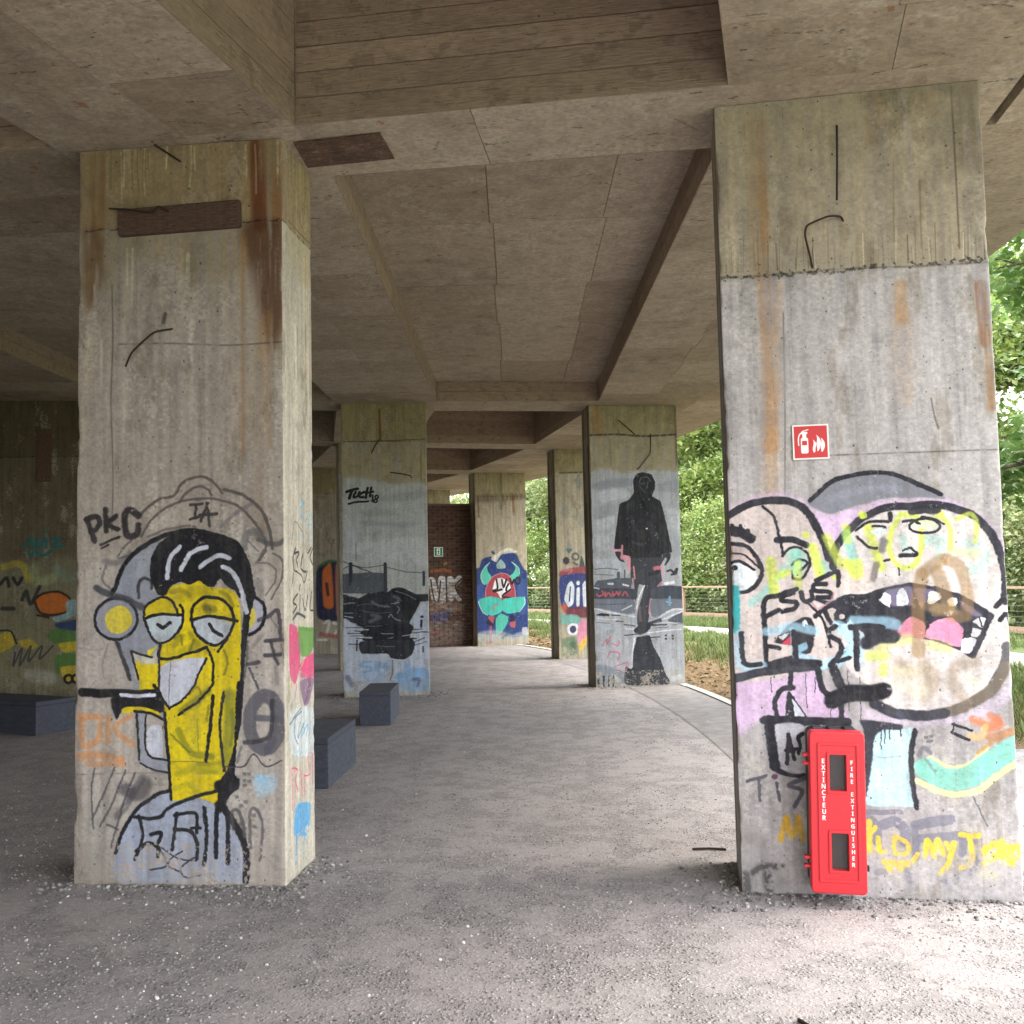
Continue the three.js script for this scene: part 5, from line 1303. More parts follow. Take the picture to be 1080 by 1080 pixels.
rebar('L1', [[320, 2785], [347, 2869], [457, 2981], [566, 3008]], [0.08, 0.06, 0.03, -0.01]);
rebar('L2', [[527, 3546], [470, 3440], [420, 3335]], [-0.01, 0.05, 0.09], 0.008);
rebar('L2', [[666, 3080], [800, 3055], [940, 3024], [972, 2989]], [-0.01, 0.05, 0.07, 0.07], 0.008);
rebar('R2', [[412, 3818], [560, 3710], [689, 3608]], [0.08, 0.04, -0.01], 0.008);
rebar('R2', [[908, 3643], [895, 3480], [870, 3322], [679, 3096]], [-0.01, 0.04, 0.05, 0.07], 0.008);
{ // brown board cast into the head of the first pillar
  const g = new RoundedBoxGeometry(0.71, 0.158, 0.04, 2, 0.012), p = g.attributes.position;
  for (let i = 0; i < p.count; i++) { const n = smp(NB, p.getX(i) * 0.9, p.getY(i) * 2) - 0.5; p.setXYZ(i, p.getX(i) + n * 0.012, p.getY(i) + n * 0.014, p.getZ(i) + n * 0.008); }
  g.computeVertexNormals();
  const b = part('embedded_board', g, darkBoard, pillar.L1.g); b.position.set(...front('L1', 592, 3622, 0.008)); b.rotation.z = 0.03;
  b.userData.label = 'stained brown board across the head of the pillar';
}

// ---------------------------------------------------------------- walls on the closed side
{
  const a = R(6.7), L = 1.66, g = thing('cross_wall', 'dim concrete cross wall covered in graffiti behind the left bench', 'wall', [-6.92 + (Math.cos(a) * L) / 2 - Math.sin(a) * 0.2, 0, -(12.55 + (Math.sin(a) * L) / 2 + Math.cos(a) * 0.2)], a);
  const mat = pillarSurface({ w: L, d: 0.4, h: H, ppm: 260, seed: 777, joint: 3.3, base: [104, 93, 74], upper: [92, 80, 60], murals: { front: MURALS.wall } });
  part('wall_body', pillarGeometry(L, 0.4, H, 21), mat, g);
  const b = part('embedded_board', new RoundedBoxGeometry(0.19, 0.7, 0.03, 2, 0.006), darkBoard, g); b.position.set(0.785 - L / 2, 3.32, 0.2);
}
{ // unseen dark wall, added to keep light out of the left bay
  const arc = (rad) => Array.from({ length: 44 }, (_, i) => P(rad, -62 + (i * 107.8) / 43)), g = thing('added_shade_wall', 'long dark wall added out of view to keep the left side dim', 'wall');
  part('wall_body', strip(arc(24.6), arc(25.2), 0, YS - 0.006), new THREE.MeshStandardMaterial({ map: soffitMats[1].map, color: lin(0x9a8c78), roughness: 0.95 }), g);
}
{ // brick infill beside the far pillar: bricks laid one by one, joined into one part, painted over
  const a = R(23), L = 2.78, h = 3.35, g = thing('brick_wall', 'brown brick infill wall with white bubble letters beside the far turquoise pillar', 'wall', [-3.44, 0, -21.9], a), r = rng(8);
  const ppm = 200, cv = document.createElement('canvas'); cv.width = Math.round(L * ppm); cv.height = Math.round(h * ppm); const ctx = cv.getContext('2d');
  ctx.fillStyle = '#523a2f'; ctx.fillRect(0, 0, cv.width, cv.height);
  for (let k = 0; k < 900; k++) { const t = r(); ctx.globalAlpha = 0.35; ctx.fillStyle = t < 0.4 ? '#3c2a23' : t < 0.75 ? '#624638' : '#6f5d51'; ctx.fillRect(r() * cv.width, r() * cv.height, 44, 13); }
  paint(ctx, MURALS.brick, 0, cv.height, ppm);
  for (let k = 0; k < 2600; k++) { ctx.globalAlpha = 0.25; const t = r(), y = cv.height * (0.55 + 0.45 * r()); ctx.fillStyle = t < 0.4 ? '#5a3c2e' : t < 0.55 ? '#b0a898' : t < 0.62 ? '#4a5a9a' : t < 0.7 ? '#8f5a42' : '#523a2f'; ctx.fillRect(r() * cv.width, y, 8 + r() * 16, 4 + r() * 6); }
  const map = new THREE.CanvasTexture(cv); map.colorSpace = THREE.SRGBColorSpace;
  const geos = [], mortar = new THREE.BoxGeometry(L - 0.01, h - 0.01, 0.1); mortar.translate(L / 2, h / 2, -0.07);
  for (let row = 0, y = 0; y + 0.07 < h; row++, y += 0.075) for (let x = (row % 2) * -0.115; x < L; x += 0.23) {
    const x0 = Math.max(0, x), x1 = Math.min(L, x + 0.22); if (x1 - x0 < 0.03) continue;
    const b = new THREE.BoxGeometry(x1 - x0, 0.065, 0.04); b.translate((x0 + x1) / 2, y + 0.035, -0.01 + (r() - 0.5) * 0.008);
    const p = b.attributes.position, uv = b.attributes.uv; for (let i = 0; i < p.count; i++) uv.setXY(i, clamp(p.getX(i) / L), clamp(p.getY(i) / h)); geos.push(b);
  }
  const m = part('bricks', mergeGeometries(geos), new THREE.MeshStandardMaterial({ map, roughness: 0.92 }), g); m.userData.kind = 'stuff';
  part('mortar_core', mortar, new THREE.MeshStandardMaterial({ color: lin(0x6a6058), roughness: 0.95 }), g);
}

// ---------------------------------------------------------------- ground
function sheet(r0, r1, t0, t1, y, tile, st = 1.5, nr = 1) {
  const pos = [], uv = [], idx = [], n = Math.ceil((t1 - t0) / st);
  for (let i = 0; i <= n; i++) for (let k = 0; k <= nr; k++) { const p = P(lerp(r0, r1, k / nr), t0 + ((t1 - t0) * i) / n); pos.push(p[0], typeof y === 'function' ? y(p[0], p[1]) : y, p[1]); uv.push(p[0] / tile, p[1] / tile); }
  for (let i = 0; i < n; i++) for (let k = 0; k < nr; k++) { const a = i * (nr + 1) + k, b = a + nr + 1; idx.push(a, a + 1, b + 1, a, b + 1, b); }
  const g = new THREE.BufferGeometry(); g.setAttribute('position', new THREE.Float32BufferAttribute(pos, 3)); g.setAttribute('uv', new THREE.Float32BufferAttribute(uv, 2)); g.setIndex(idx); g.computeVertexNormals(); return g;
}
const grit = (() => { const r = rng(71), n = 2048, px = new Float32Array(n * n), tone = new Float32Array(n * n); // 4 m tile, grains of 2 to 12 mm
  for (let k = 0; k < 150000; k++) { const cx = r() * n, cy = r() * n, rad = 0.8 + 3.4 * r() ** 4, t = r(), e = 0.7 + 0.6 * r(); for (let y = Math.floor(cy - rad); y <= cy + rad; y++) for (let x = Math.floor(cx - rad); x <= cx + rad; x++) { const d = ((x - cx) / rad) ** 2 + (((y - cy) * e) / rad) ** 2; if (d <= 1) { const q = ((y + n) % n) * n + ((x + n) % n); px[q] = Math.max(px[q], (1 - d * 0.6) * Math.min(1, rad / 2.6)); tone[q] = t; } } }
  return surface(n, (x, y, o) => {
    const q = Math.floor(y * n) * n + Math.floor(x * n), n1 = smp(NA, x, y), n2 = smp(NB, x * 2, y * 2), n3 = smp(NC, x * 3, y * 3), f = smp(ND, x * 7, y * 7), g = px[q], dust = sstep(0.42, 0.58, n2 * 0.55 + n1 * 0.25 + n3 * 0.2);
    const k = 1 + 0.10 * (n1 - 0.5) + 0.08 * (n2 - 0.5) + 0.14 * (n3 - 0.5) + 0.34 * (f - 0.5) + (g > 0.2 ? (tone[q] - 0.46) * lerp(0.75, 0.25, dust) * g : 0);
    o[0] = lerp(142, 153, dust) * k; o[1] = lerp(137, 147, dust) * k; o[2] = lerp(137, 147, dust) * k; o[3] = 0.35 + 0.12 * (n3 - 0.5) + 0.14 * (f - 0.5) + g * lerp(0.42, 0.16, dust) + 0.1 * (n2 - 0.5);
  }); })();
const gritMat = new THREE.MeshStandardMaterial({ map: grit[0], bumpMap: grit[1], bumpScale: 0.012, roughness: 0.97 });
const [earthC, earthB] = surface(1024, (x, y, o) => { const n1 = smp(NA, x * 2, y * 2), n2 = smp(NB, x * 3, y * 3), n3 = smp(NC, x * 4, y * 4), straw = sstep(0.5, 0.62, n3), f = smp(ND, x * 5, y * 5), k = 1 + 0.3 * (n1 - 0.5) + 0.4 * (f - 0.5); o[0] = lerp(96, 150, straw) * k; o[1] = lerp(78, 122, straw) * k; o[2] = lerp(56, 82, straw) * k; o[3] = n3; });
const [turfC, turfB] = surface(1024, (x, y, o) => { const n1 = smp(NA, x, y), n2 = smp(NB, x * 3, y * 3), n3 = smp(NC, x * 4, y * 4), k = 1 + 0.5 * (n3 - 0.5) + 0.3 * (n1 - 0.5); o[0] = 78 * k; o[1] = 92 * k; o[2] = 48 * k; o[3] = n3; });
const [pathC, pathB] = surface(512, (x, y, o) => { const n1 = smp(NA, x, y), f = smp(ND, x * 4, y * 4), k = 1 + 0.2 * (n1 - 0.5) + 0.3 * (f - 0.5); o[0] = 168 * k; o[1] = 163 * k; o[2] = 156 * k; o[3] = f; });
{
  const land = new THREE.RingGeometry(0.01, 420, 96, 24); land.rotateX(-Math.PI / 2); const uv = land.attributes.uv, p = land.attributes.position; for (let i = 0; i < p.count; i++) uv.setXY(i, p.getX(i) / 3, p.getZ(i) / 3);
  struct('ground', land, new THREE.MeshStandardMaterial({ map: turfC, bumpMap: turfB, bumpScale: 0.03, roughness: 1 })).position.y = -0.016;
  struct('underpass_floor', sheet(24.4, 34.62, -70, 50, 0, 4, 1.5, 6), gritMat);
  struct('gravel_apron', sheet(34.622, 37.4, -60, -1.6, 0, 4, 1.5, 2), gritMat);
  struct('soil_strip', sheet(34.74, 38.4, -1.6, 50, -0.008, 2.5, 1.5, 2), new THREE.MeshStandardMaterial({ map: earthC, bumpMap: earthB, bumpScale: 0.03, roughness: 1 }));
  struct('path', sheet(40.1, 42.1, -50, 60, -0.006, 3), new THREE.MeshStandardMaterial({ map: pathC, bumpMap: pathB, bumpScale: 0.004, roughness: 0.95 }));
  const [aC, aB] = surface(512, (x, y, o) => { const n1 = smp(NB, x, y), f = smp(ND, x * 3, y * 3), k = 1 + 0.3 * (n1 - 0.5) + 0.5 * (f - 0.5); o[0] = 136 * k; o[1] = 131 * k; o[2] = 130 * k; o[3] = f; });
  struct('asphalt_margin', sheet(33.85, 34.615, -3.2, 30, 0.004, 1.5), new THREE.MeshStandardMaterial({ map: aC, bumpMap: aB, bumpScale: 0.006, roughness: 0.95 }));
  // pale edging stones along the margin
  const arc = (rad, t0, t1, n) => Array.from({ length: n + 1 }, (_, i) => P(rad, t0 + ((t1 - t0) * i) / n)), r = rng(31), kerb = thing('edging_kerb', 'pale concrete edging strip between the gritty floor and the soil', 'kerb');
  for (let t = -1.5; t < 34; t += 1.66) part('edging_stone', strip(arc(34.625 + r() * 0.006, t, t + 1.645, 2), arc(34.735 + r() * 0.006, t, t + 1.645, 2), -0.05, 0.012 + r() * 0.008, 2, [r(), r()]), new THREE.MeshStandardMaterial({ color: lin(0xb9b4aa), roughness: 0.9 }), kerb);
}

// ---------------------------------------------------------------- dark concrete seats
const seatMat = (() => { const [map, bumpMap] = surface(512, (x, y, o) => { const n1 = smp(NB, x, y), n3 = smp(NC, x * 2, y * 2), f = smp(ND, x * 2, y * 2), sc = sstep(0.66, 0.7, smp(NC, x * 1 + 0.3, y * 4)), k = 1 + 0.35 * (n1 - 0.5) + 0.3 * (f - 0.5) + sc * 0.35; o[0] = 64 * k; o[1] = 68 * k; o[2] = 79 * k; o[3] = 0.5 + 0.4 * (n3 - 0.5) + 0.3 * (f - 0.5); }); return new THREE.MeshStandardMaterial({ map, bumpMap, bumpScale: 0.004, roughness: 0.8 }); })();
function seat(label, corner, a, w, d, h, lip = 0.05) { // corner: near right corner on the ground (X, Z forward); a: turn
  const ca = Math.cos(a), sa = Math.sin(a), c = [corner[0] - (ca * w) / 2 - (sa * d) / 2, corner[1] - (sa * w) / 2 + (ca * d) / 2];
  const g = thing('seat_block', label, 'bench', [c[0], 0, -c[1]], a, 'dark seat blocks under the viaduct');
  const bod = new RoundedBoxGeometry(w, h - lip, d, 3, 0.008); bod.translate(0, (h - lip) / 2 + 0.001, 0); const top = new RoundedBoxGeometry(w, lip - 0.002, d, 3, 0.01); top.translate(0, h - lip / 2, 0);
  part('block', bod, seatMat, g); part('top_slab', top, seatMat, g);
}
seat('dark grey seat block showing its long side right behind the yellow-face pillar', [-1.455, 7.56], R(-2.5), 0.9, 1.02, 0.385);
seat('narrow dark seat block standing in front of the harbour mural', [-1.375, 10.72], R(1), 0.345, 0.9, 0.37);
seat('low dark seat block in the gloom in front of the graffiti cross wall', [-5.16, 10.5], R(-27), 1.5, 0.5, 0.36);

// ---------------------------------------------------------------- fire point: sign, cabinet, extinguisher
function signTexture(n, draw) { const cv = document.createElement('canvas'); cv.width = cv.height = n; draw(cv.getContext('2d'), n); const t = new THREE.CanvasTexture(cv); t.colorSpace = THREE.SRGBColorSpace; t.anisotropy = 8; return t; }
function plate(name, label, size, tex, back) {
  const g = new THREE.Group(); g.name = numbered(name); tag(g, label, 'sign'); scene.add(g);
  const b = new THREE.BoxGeometry(size, size, 0.004); part('backing', b, new THREE.MeshStandardMaterial({ color: lin(back), roughness: 0.5 }), g);
  const f = part('printed_face', new THREE.PlaneGeometry(size - 0.002, size - 0.002), new THREE.MeshStandardMaterial({ map: tex, roughness: 0.4 }), g); f.position.z = 0.0028; return g;
}
function mount(o, key, u, v, z, tilt = 0) { const p = new THREE.Vector3(...front(key, u, v, z)).applyMatrix4(pillar[key].g.matrix); o.position.copy(p); o.rotation.set(0, pillar[key].g.rotation.y, tilt, 'YXZ'); }
for (const k in pillar) pillar[k].g.updateMatrix();
{
  const tex = signTexture(256, (c, n) => {
    c.fillStyle = '#e9e7e2'; c.fillRect(0, 0, n, n); c.fillStyle = '#c4161c'; c.fillRect(10, 10, n - 20, n - 20); c.fillStyle = '#f2efe9'; c.strokeStyle = '#f2efe9'; c.lineCap = 'round';
    c.beginPath(); c.roundRect(58, 96, 52, 116, 12); c.fill(); c.fillRect(70, 68, 28, 34); c.fillRect(62, 52, 44, 16); c.lineWidth = 9; c.beginPath(); c.moveTo(66, 60); c.quadraticCurveTo(36, 66, 42, 150); c.stroke(); c.lineWidth = 7; c.beginPath(); c.moveTo(70, 48); c.lineTo(112, 36); c.stroke();
    c.fillStyle = '#c4161c'; c.fillRect(66, 118, 36, 34); c.fillStyle = '#f2efe9';
    for (const [x, y, s] of [[150, 210, 1], [176, 200, 1.25], [206, 206, 1.1]]) { c.beginPath(); c.moveTo(x, y); c.bezierCurveTo(x - 26 * s, y - 30 * s, x + 14 * s, y - 70 * s, x - 8 * s, y - 100 * s); c.bezierCurveTo(x + 30 * s, y - 70 * s, x + 26 * s, y - 30 * s, x, y); c.fill(); }
    c.fillStyle = '#c4161c'; for (const [x, y] of [[158, 150], [186, 160]]) { c.beginPath(); c.moveTo(x, y + 44); c.lineTo(x + 9, y - 10); c.lineTo(x + 15, y + 40); c.fill(); }
  });
  mount(plate('fire_sign', 'red square fire extinguisher sign with white flames fixed to the pillar', 0.178, tex, 0xd8d6d0), 'R1', 419, 2248, 0.006);
}
{
  const tex = signTexture(128, (c, n) => { c.fillStyle = '#e4ece4'; c.fillRect(0, 0, n, n); c.fillStyle = '#1d7a4a'; c.fillRect(8, 8, n - 16, n - 16); c.fillStyle = '#eef4ee'; c.fillRect(40, 18, 48, 92); c.fillStyle = '#1d4a34'; c.beginPath(); c.arc(64, 36, 9, 0, 7); c.fill(); c.lineWidth = 10; c.lineCap = 'round'; c.strokeStyle = '#1d4a34'; c.beginPath(); c.moveTo(64, 50); c.lineTo(62, 76); c.lineTo(52, 102); c.moveTo(62, 76); c.lineTo(76, 98); c.moveTo(50, 64); c.lineTo(64, 54); c.lineTo(78, 66); c.stroke(); });
  const s = plate('exit_sign', 'small green and white exit sign on the dark brick wall', 0.22, tex, 0xc8d0c8); const a = R(23); s.position.set(-3.44 + Math.cos(a) * 1.84 + Math.sin(a) * 0.02, 2.21, -(21.9 + Math.sin(a) * 1.84) + Math.cos(a) * 0.02); s.rotation.y = a;
}
{
  const cab = new THREE.Group(); cab.name = 'extinguisher_cabinet'; scene.add(cab); tag(cab, 'red plastic fire extinguisher cabinet with two windows hung low on the pillar', 'cabinet');
  mount(cab, 'R1', 449, 448, 0.004, -0.022);
  const W = 0.256, Hh = 0.762;
  const rr = (w, h, r, S = THREE.Shape) => { const s = new S(), x = -w / 2, y = -h / 2; s.moveTo(x + r, y); s.lineTo(x + w - r, y); s.quadraticCurveTo(x + w, y, x + w, y + r); s.lineTo(x + w, y + h - r); s.quadraticCurveTo(x + w, y + h, x + w - r, y + h); s.lineTo(x + r, y + h); s.quadraticCurveTo(x, y + h, x, y + h - r); s.lineTo(x, y + r); s.quadraticCurveTo(x, y, x + r, y); return s; };
  const at = (s, dx, dy) => { const pts = s.getPoints(6).map((p) => new THREE.Vector2(p.x + dx, p.y + dy)); return new THREE.Path(pts); };
  const plasticBump = surface(256, (x, y, o) => { const f = smp(ND, x, y); o[0] = o[1] = o[2] = 128; o[3] = f; })[1];
  const red = new THREE.MeshPhysicalMaterial({ color: lin(0xd0202c), roughness: 0.42, clearcoat: 0.15, clearcoatRoughness: 0.4, bumpMap: plasticBump, bumpScale: 0.0004 });
  const grey = new THREE.MeshStandardMaterial({ color: lin(0x3a3a3e), roughness: 0.6 }), black = new THREE.MeshStandardMaterial({ color: lin(0x151517), roughness: 0.5 }), white = new THREE.MeshStandardMaterial({ color: lin(0xeeeae6), roughness: 0.6 });
  const glass = new THREE.MeshPhysicalMaterial({ color: lin(0x868080), roughness: 0.22, transmission: 0.8, thickness: 0 });
  const ring = rr(W - 0.012, Hh - 0.012, 0.03); ring.holes.push(at(rr(W - 0.03, Hh - 0.03, 0.024), 0, 0));
  part('back_tray', mergeGeometries([new THREE.ExtrudeGeometry(ring, { depth: 0.12, bevelEnabled: false }), (() => { const g = new THREE.ExtrudeGeometry(rr(W - 0.03, Hh - 0.03, 0.024), { depth: 0.006, bevelEnabled: false }); return g; })()]), grey, cab);
  for (let i = 0; i < 3; i++) { const rib = part('top_rib', new RoundedBoxGeometry(0.05, 0.012, 0.09, 2, 0.005), grey, cab); rib.position.set(-0.075 + i * 0.075, Hh / 2 - 0.003, 0.06); }
  const door = rr(W, Hh, 0.026), wins = [[0.002, 0.186, 0.076, 0.17], [0.006, -0.183, 0.078, 0.174]];
  for (const [x, y, w, h] of wins) door.holes.push(at(rr(w, h, 0.006), x, y));
  const dg = new THREE.ExtrudeGeometry(door, { depth: 0.05, bevelThickness: 0.01, bevelSize: 0.008, bevelOffset: -0.008, bevelSegments: 4, curveSegments: 8 }); dg.translate(0, 0, 0.131);
  const dm = part('door', dg, red, cab);
  const fr = rr(0.186, 0.648, 0.006); fr.holes.push(at(rr(0.17, 0.632, 0.005), 0, 0)); const fg = new THREE.ExtrudeGeometry(fr, { depth: 0.004, bevelThickness: 0.0025, bevelSize: 0.0025, bevelSegments: 2 }); fg.translate(0.004, 0, 0.1905); part('door_moulding', fg, red, dm);
  for (const [x, y, w, h] of wins) {
    const wf = rr(w + 0.022, h + 0.022, 0.008); wf.holes.push(at(rr(w + 0.004, h + 0.004, 0.006), 0, 0)); const wg = new THREE.ExtrudeGeometry(wf, { depth: 0.005, bevelThickness: 0.002, bevelSize: 0.002, bevelSegments: 2 }); wg.translate(x, y, 0.1905);
    const f = part('window_frame', wg, red, dm); const pg = new THREE.BoxGeometry(w + 0.001, h + 0.001, 0.003); pg.translate(x, y, 0.165); part('pane', pg, glass, f);
  }
  for (const y of [0.262, 0.222, -0.222, -0.262]) { const h = new RoundedBoxGeometry(0.03, 0.016, 0.03, 2, 0.004); h.translate(-W / 2 - 0.012, y, 0.155); part('hinge_tab', h, red, cab); }
  for (const y of [0.222, -0.262]) { const h = new RoundedBoxGeometry(0.014, 0.026, 0.03, 2, 0.003); h.translate(W / 2 + 0.006, y, 0.155); part('latch', h, black, cab); }
  const font = await new FontLoader().loadAsync('fonts/droid/droid_sans_bold.typeface.json');
  const column = (word, x, top, bottom, size, lab) => {
    const step = (top - bottom) / (word.length - 1), geos = [];
    [...word].forEach((ch, i) => { if (ch === ' ') return; const g = new TextGeometry(ch, { font, size, depth: 0.0006, curveSegments: 4 }); g.computeBoundingBox(); const b = g.boundingBox; g.translate(x - (b.min.x + b.max.x) / 2, top - i * step - size / 2, 0.1915); geos.push(g); });
    const m = part('lettering', mergeGeometries(geos), white, dm); m.userData.label = lab;
  };
  column('EXTINCTEUR', -0.064, 0.240, -0.027, 0.0225, 'white upright letters reading EXTINCTEUR');
  column('FIRE EXTINGUISHER', 0.066, 0.236, -0.24, 0.0195, 'white upright letters reading FIRE EXTINGUISHER');
  const ex = new THREE.Group(); ex.name = 'fire_extinguisher'; scene.add(ex); tag(ex, 'red fire extinguisher dimly seen behind the cabinet windows', 'extinguisher');
  cab.updateMatrix(); ex.position.copy(new THREE.Vector3(0, -Hh / 2 + 0.0157, 0.07).applyMatrix4(cab.matrix)); ex.rotation.copy(cab.rotation);
  const lp = [[0, 0], [0.05, 0], [0.055, 0.01], [0.055, 0.42], [0.045, 0.47], [0.02, 0.5], [0.018, 0.52], [0, 0.52]].map(([x, y]) => new THREE.Vector2(x, y));
  part('cylinder', new THREE.LatheGeometry(lp, 28), new THREE.MeshStandardMaterial({ color: lin(0xa8121a), roughness: 0.35 }), ex);
  const hd = new RoundedBoxGeometry(0.09, 0.05, 0.03, 2, 0.008); hd.translate(0.01, 0.546, 0); part('valve', hd, black, ex);
  const hb = new THREE.CylinderGeometry(0.0556, 0.0556, 0.14, 28, 1, true); hb.translate(0, 0.22, 0); part('label_band', hb, new THREE.MeshStandardMaterial({ color: lin(0xc9c6be), roughness: 0.6 }), ex);
}
{ // rusty bar lying on the floor
  const m = new THREE.Mesh(tube([[1.0, 0.008, -5.7], [1.09, 0.009, -5.7], [1.19, 0.008, -5.68]], 0.007, 16, 7), rust); m.name = 'rusty_bar'; tag(m, 'short rusty bar lying on the floor beside the red-cabinet pillar', 'bar'); scene.add(m);
  const c = new THREE.Mesh(tube([[0.98, 0.007, -3.55], [1.0, 0.009, -3.5], [1.03, 0.006, -3.47]], 0.007, 10, 6), rust); c.name = 'twig'; tag(c, 'dark twig lying on the grit in front of the red cabinet', 'twig'); scene.add(c);
}

// ---------------------------------------------------------------- grit and rubble
function pebbleGeometry(seed) { const g = new THREE.IcosahedronGeometry(1, 0), p = g.attributes.position; for (let i = 0; i < p.count; i++) { const k = 0.75 + 0.5 * smp(NC, p.getX(i) * 0.13 + seed, p.getY(i) * 0.17 + p.getZ(i) * 0.11); p.setXYZ(i, p.getX(i) * k, p.getY(i) * k * 0.6, p.getZ(i) * k * 0.85); } g.computeVertexNormals(); return g; }
const stoneMat = new THREE.MeshStandardMaterial({ color: 0xffffff, roughness: 0.95 });
function scatter(name, seed, n, place, size, tone) {
  const r = rng(seed), im = new THREE.InstancedMesh(pebbleGeometry(seed * 0.31), stoneMat, n), m = new THREE.Matrix4(), q = new THREE.Quaternion(), e = new THREE.Euler(), c = new THREE.Color();
  for (let i = 0; i < n; i++) { const p = place(r), s = size(r); e.set((r() - 0.5) * 0.8, r() * 6.28, (r() - 0.5) * 0.8); m.compose(new THREE.Vector3(p[0], s * 0.3, p[1]), q.setFromEuler(e), new THREE.Vector3(s, s, s)); im.setMatrixAt(i, m); const t = tone(r); im.setColorAt(i, c.setRGB(t * 1.02, t * 0.98, t * 0.95)); }
  im.name = name; im.userData.kind = 'stuff'; scene.add(im); return im;
}
const inside = (x, z) => { for (const k in pillar) { const s = pillarSpecs.find((q) => q.key === k), v = new THREE.Vector3(x, 0, z).sub(pillar[k].g.position).applyAxisAngle(new THREE.Vector3(0, 1, 0), -pillar[k].g.rotation.y); if (Math.abs(v.x) < s.w / 2 && Math.abs(v.z) < D0 / 2) return true; } return false; };
const open = (f) => (r) => { for (let i = 0; i < 20; i++) { const p = f(r); if (!inside(...p)) return p; } return [0, -3]; };
const tag2 = (o, l, c) => tag(o, l, c);
tag2(scatter('fine_gravel', 3, 42000, open((r) => { let x, d, k = 0; do { d = 2.0 + 11 * r() ** 1.7; x = (r() - 0.5) * 1.25 * d + 0.15 * d * (r() - 0.3); } while (k++ < 8 && smp(NB, x * 0.09, d * 0.09) * 0.7 + smp(NC, x * 0.1, d * 0.1) * 0.3 < 0.5); return [x, -d]; }), (r) => 0.0016 + 0.0052 * r() ** 3, (r) => 0.14 + 0.36 * r() ** 1.4), 'loose fine gravel scattered over the gritty floor', 'gravel');
tag2(scatter('pale_chippings', 4, 900, open((r) => { const d = 2.1 + 9 * r() ** 1.4; return [(r() - 0.5) * 1.3 * d, -d]; }), (r) => 0.004 + 0.007 * r() ** 2, (r) => 0.3 + 0.35 * r()), 'pale stone chippings dotted over the gritty floor', 'gravel');
{
  const spots = [];
  for (const s of pillarSpecs.slice(0, 6)) spots.push([s.key, s.w]);
  const r0 = rng(99);
  tag2(scatter('pillar_rubble', 6, 5200, (r) => { const [k, w] = spots[Math.floor(r() * 9) % 6 > 3 ? Math.floor(r() * 2) : Math.floor(r() * 6)], side = r(), d = 0.02 + 0.28 * r() ** 2.6; const p = side < 0.62 ? [(r() - 0.5) * (w + 0.3), D0 / 2 + d] : side < 0.82 ? [w / 2 + d, (r() - 0.5) * D0] : [-w / 2 - d, (r() - 0.5) * D0]; const v = new THREE.Vector3(p[0], 0, p[1]).applyMatrix4(pillar[k].g.matrix); return [v.x, v.z]; }, (r) => 0.003 + 0.013 * r() ** 4, (r) => 0.1 + 0.3 * r() ** 1.5), 'crumbled concrete rubble gathered at the feet of the pillars', 'rubble');
}

// ---------------------------------------------------------------- plants
const leafMat = (c, t = 0.5) => new THREE.MeshPhysicalMaterial({ color: c, roughness: 0.75, transmission: t, thickness: 0, side: THREE.DoubleSide });
function leafCluster(n, spread, size, seed, droop = 0) {
  const r = rng(seed), geos = [];
  for (let i = 0; i < n; i++) {
    const L = size * (0.7 + 0.6 * r()), w = L * 0.33, g = new THREE.BufferGeometry();
    g.setAttribute('position', new THREE.Float32BufferAttribute([0, 0, 0, w, 0.1 * L, L * 0.45, 0, 0, L * 0.5, -w, 0.1 * L, L * 0.45, 0, -0.12 * L, L], 3)); g.setIndex([0, 1, 2, 0, 2, 3, 2, 1, 4, 3, 2, 4]);
    g.rotateX((r() - 0.5) * 1.6 + droop); g.rotateY(r() * 6.28); g.rotateZ((r() - 0.5) * 1.0); g.translate((r() - 0.5) * spread, (r() - 0.5) * spread, (r() - 0.5) * spread); geos.push(g.toNonIndexed());
  }
  const g = mergeGeometries(geos); g.computeVertexNormals(); return g;
}
const clusters = { fine: leafCluster(9, 0.42, 0.13, 1), big: leafCluster(7, 0.34, 0.15, 2), bush: leafCluster(9, 0.36, 0.1, 3) };
function foliage(name, parent, cluster, mat, n, place, seed, sc = [0.8, 1.5], hue = 0.3) {
  const r = rng(seed), im = new THREE.InstancedMesh(cluster, mat, n), m = new THREE.Matrix4(), q = new THREE.Quaternion(), e = new THREE.Euler(), c = new THREE.Color();
  for (let i = 0; i < n; i++) { const p = place(r), s = lerp(sc[0], sc[1], r()); e.set((r() - 0.5) * 1.2, r() * 6.28, (r() - 0.5) * 1.2); m.compose(p, q.setFromEuler(e), new THREE.Vector3(s, s, s)); im.setMatrixAt(i, m); const k = 1 + hue * (r() - 0.5) * 2, y = 1 + hue * (r() - 0.5); im.setColorAt(i, c.setRGB(k * y, k, k * 0.9)); }
  im.name = name; im.userData.kind = 'stuff'; parent.add(im); return im;
}
const bark = (() => { const [map, bumpMap] = surface(256, (x, y, o) => { const n = smp(NC, x * 2, y * 0.3), k = 1 + 0.8 * (n - 0.5); o[0] = 88 * k; o[1] = 78 * k; o[2] = 64 * k; o[3] = n; }); return new THREE.MeshStandardMaterial({ map, bumpMap, bumpScale: 0.02, roughness: 0.95 }); })();
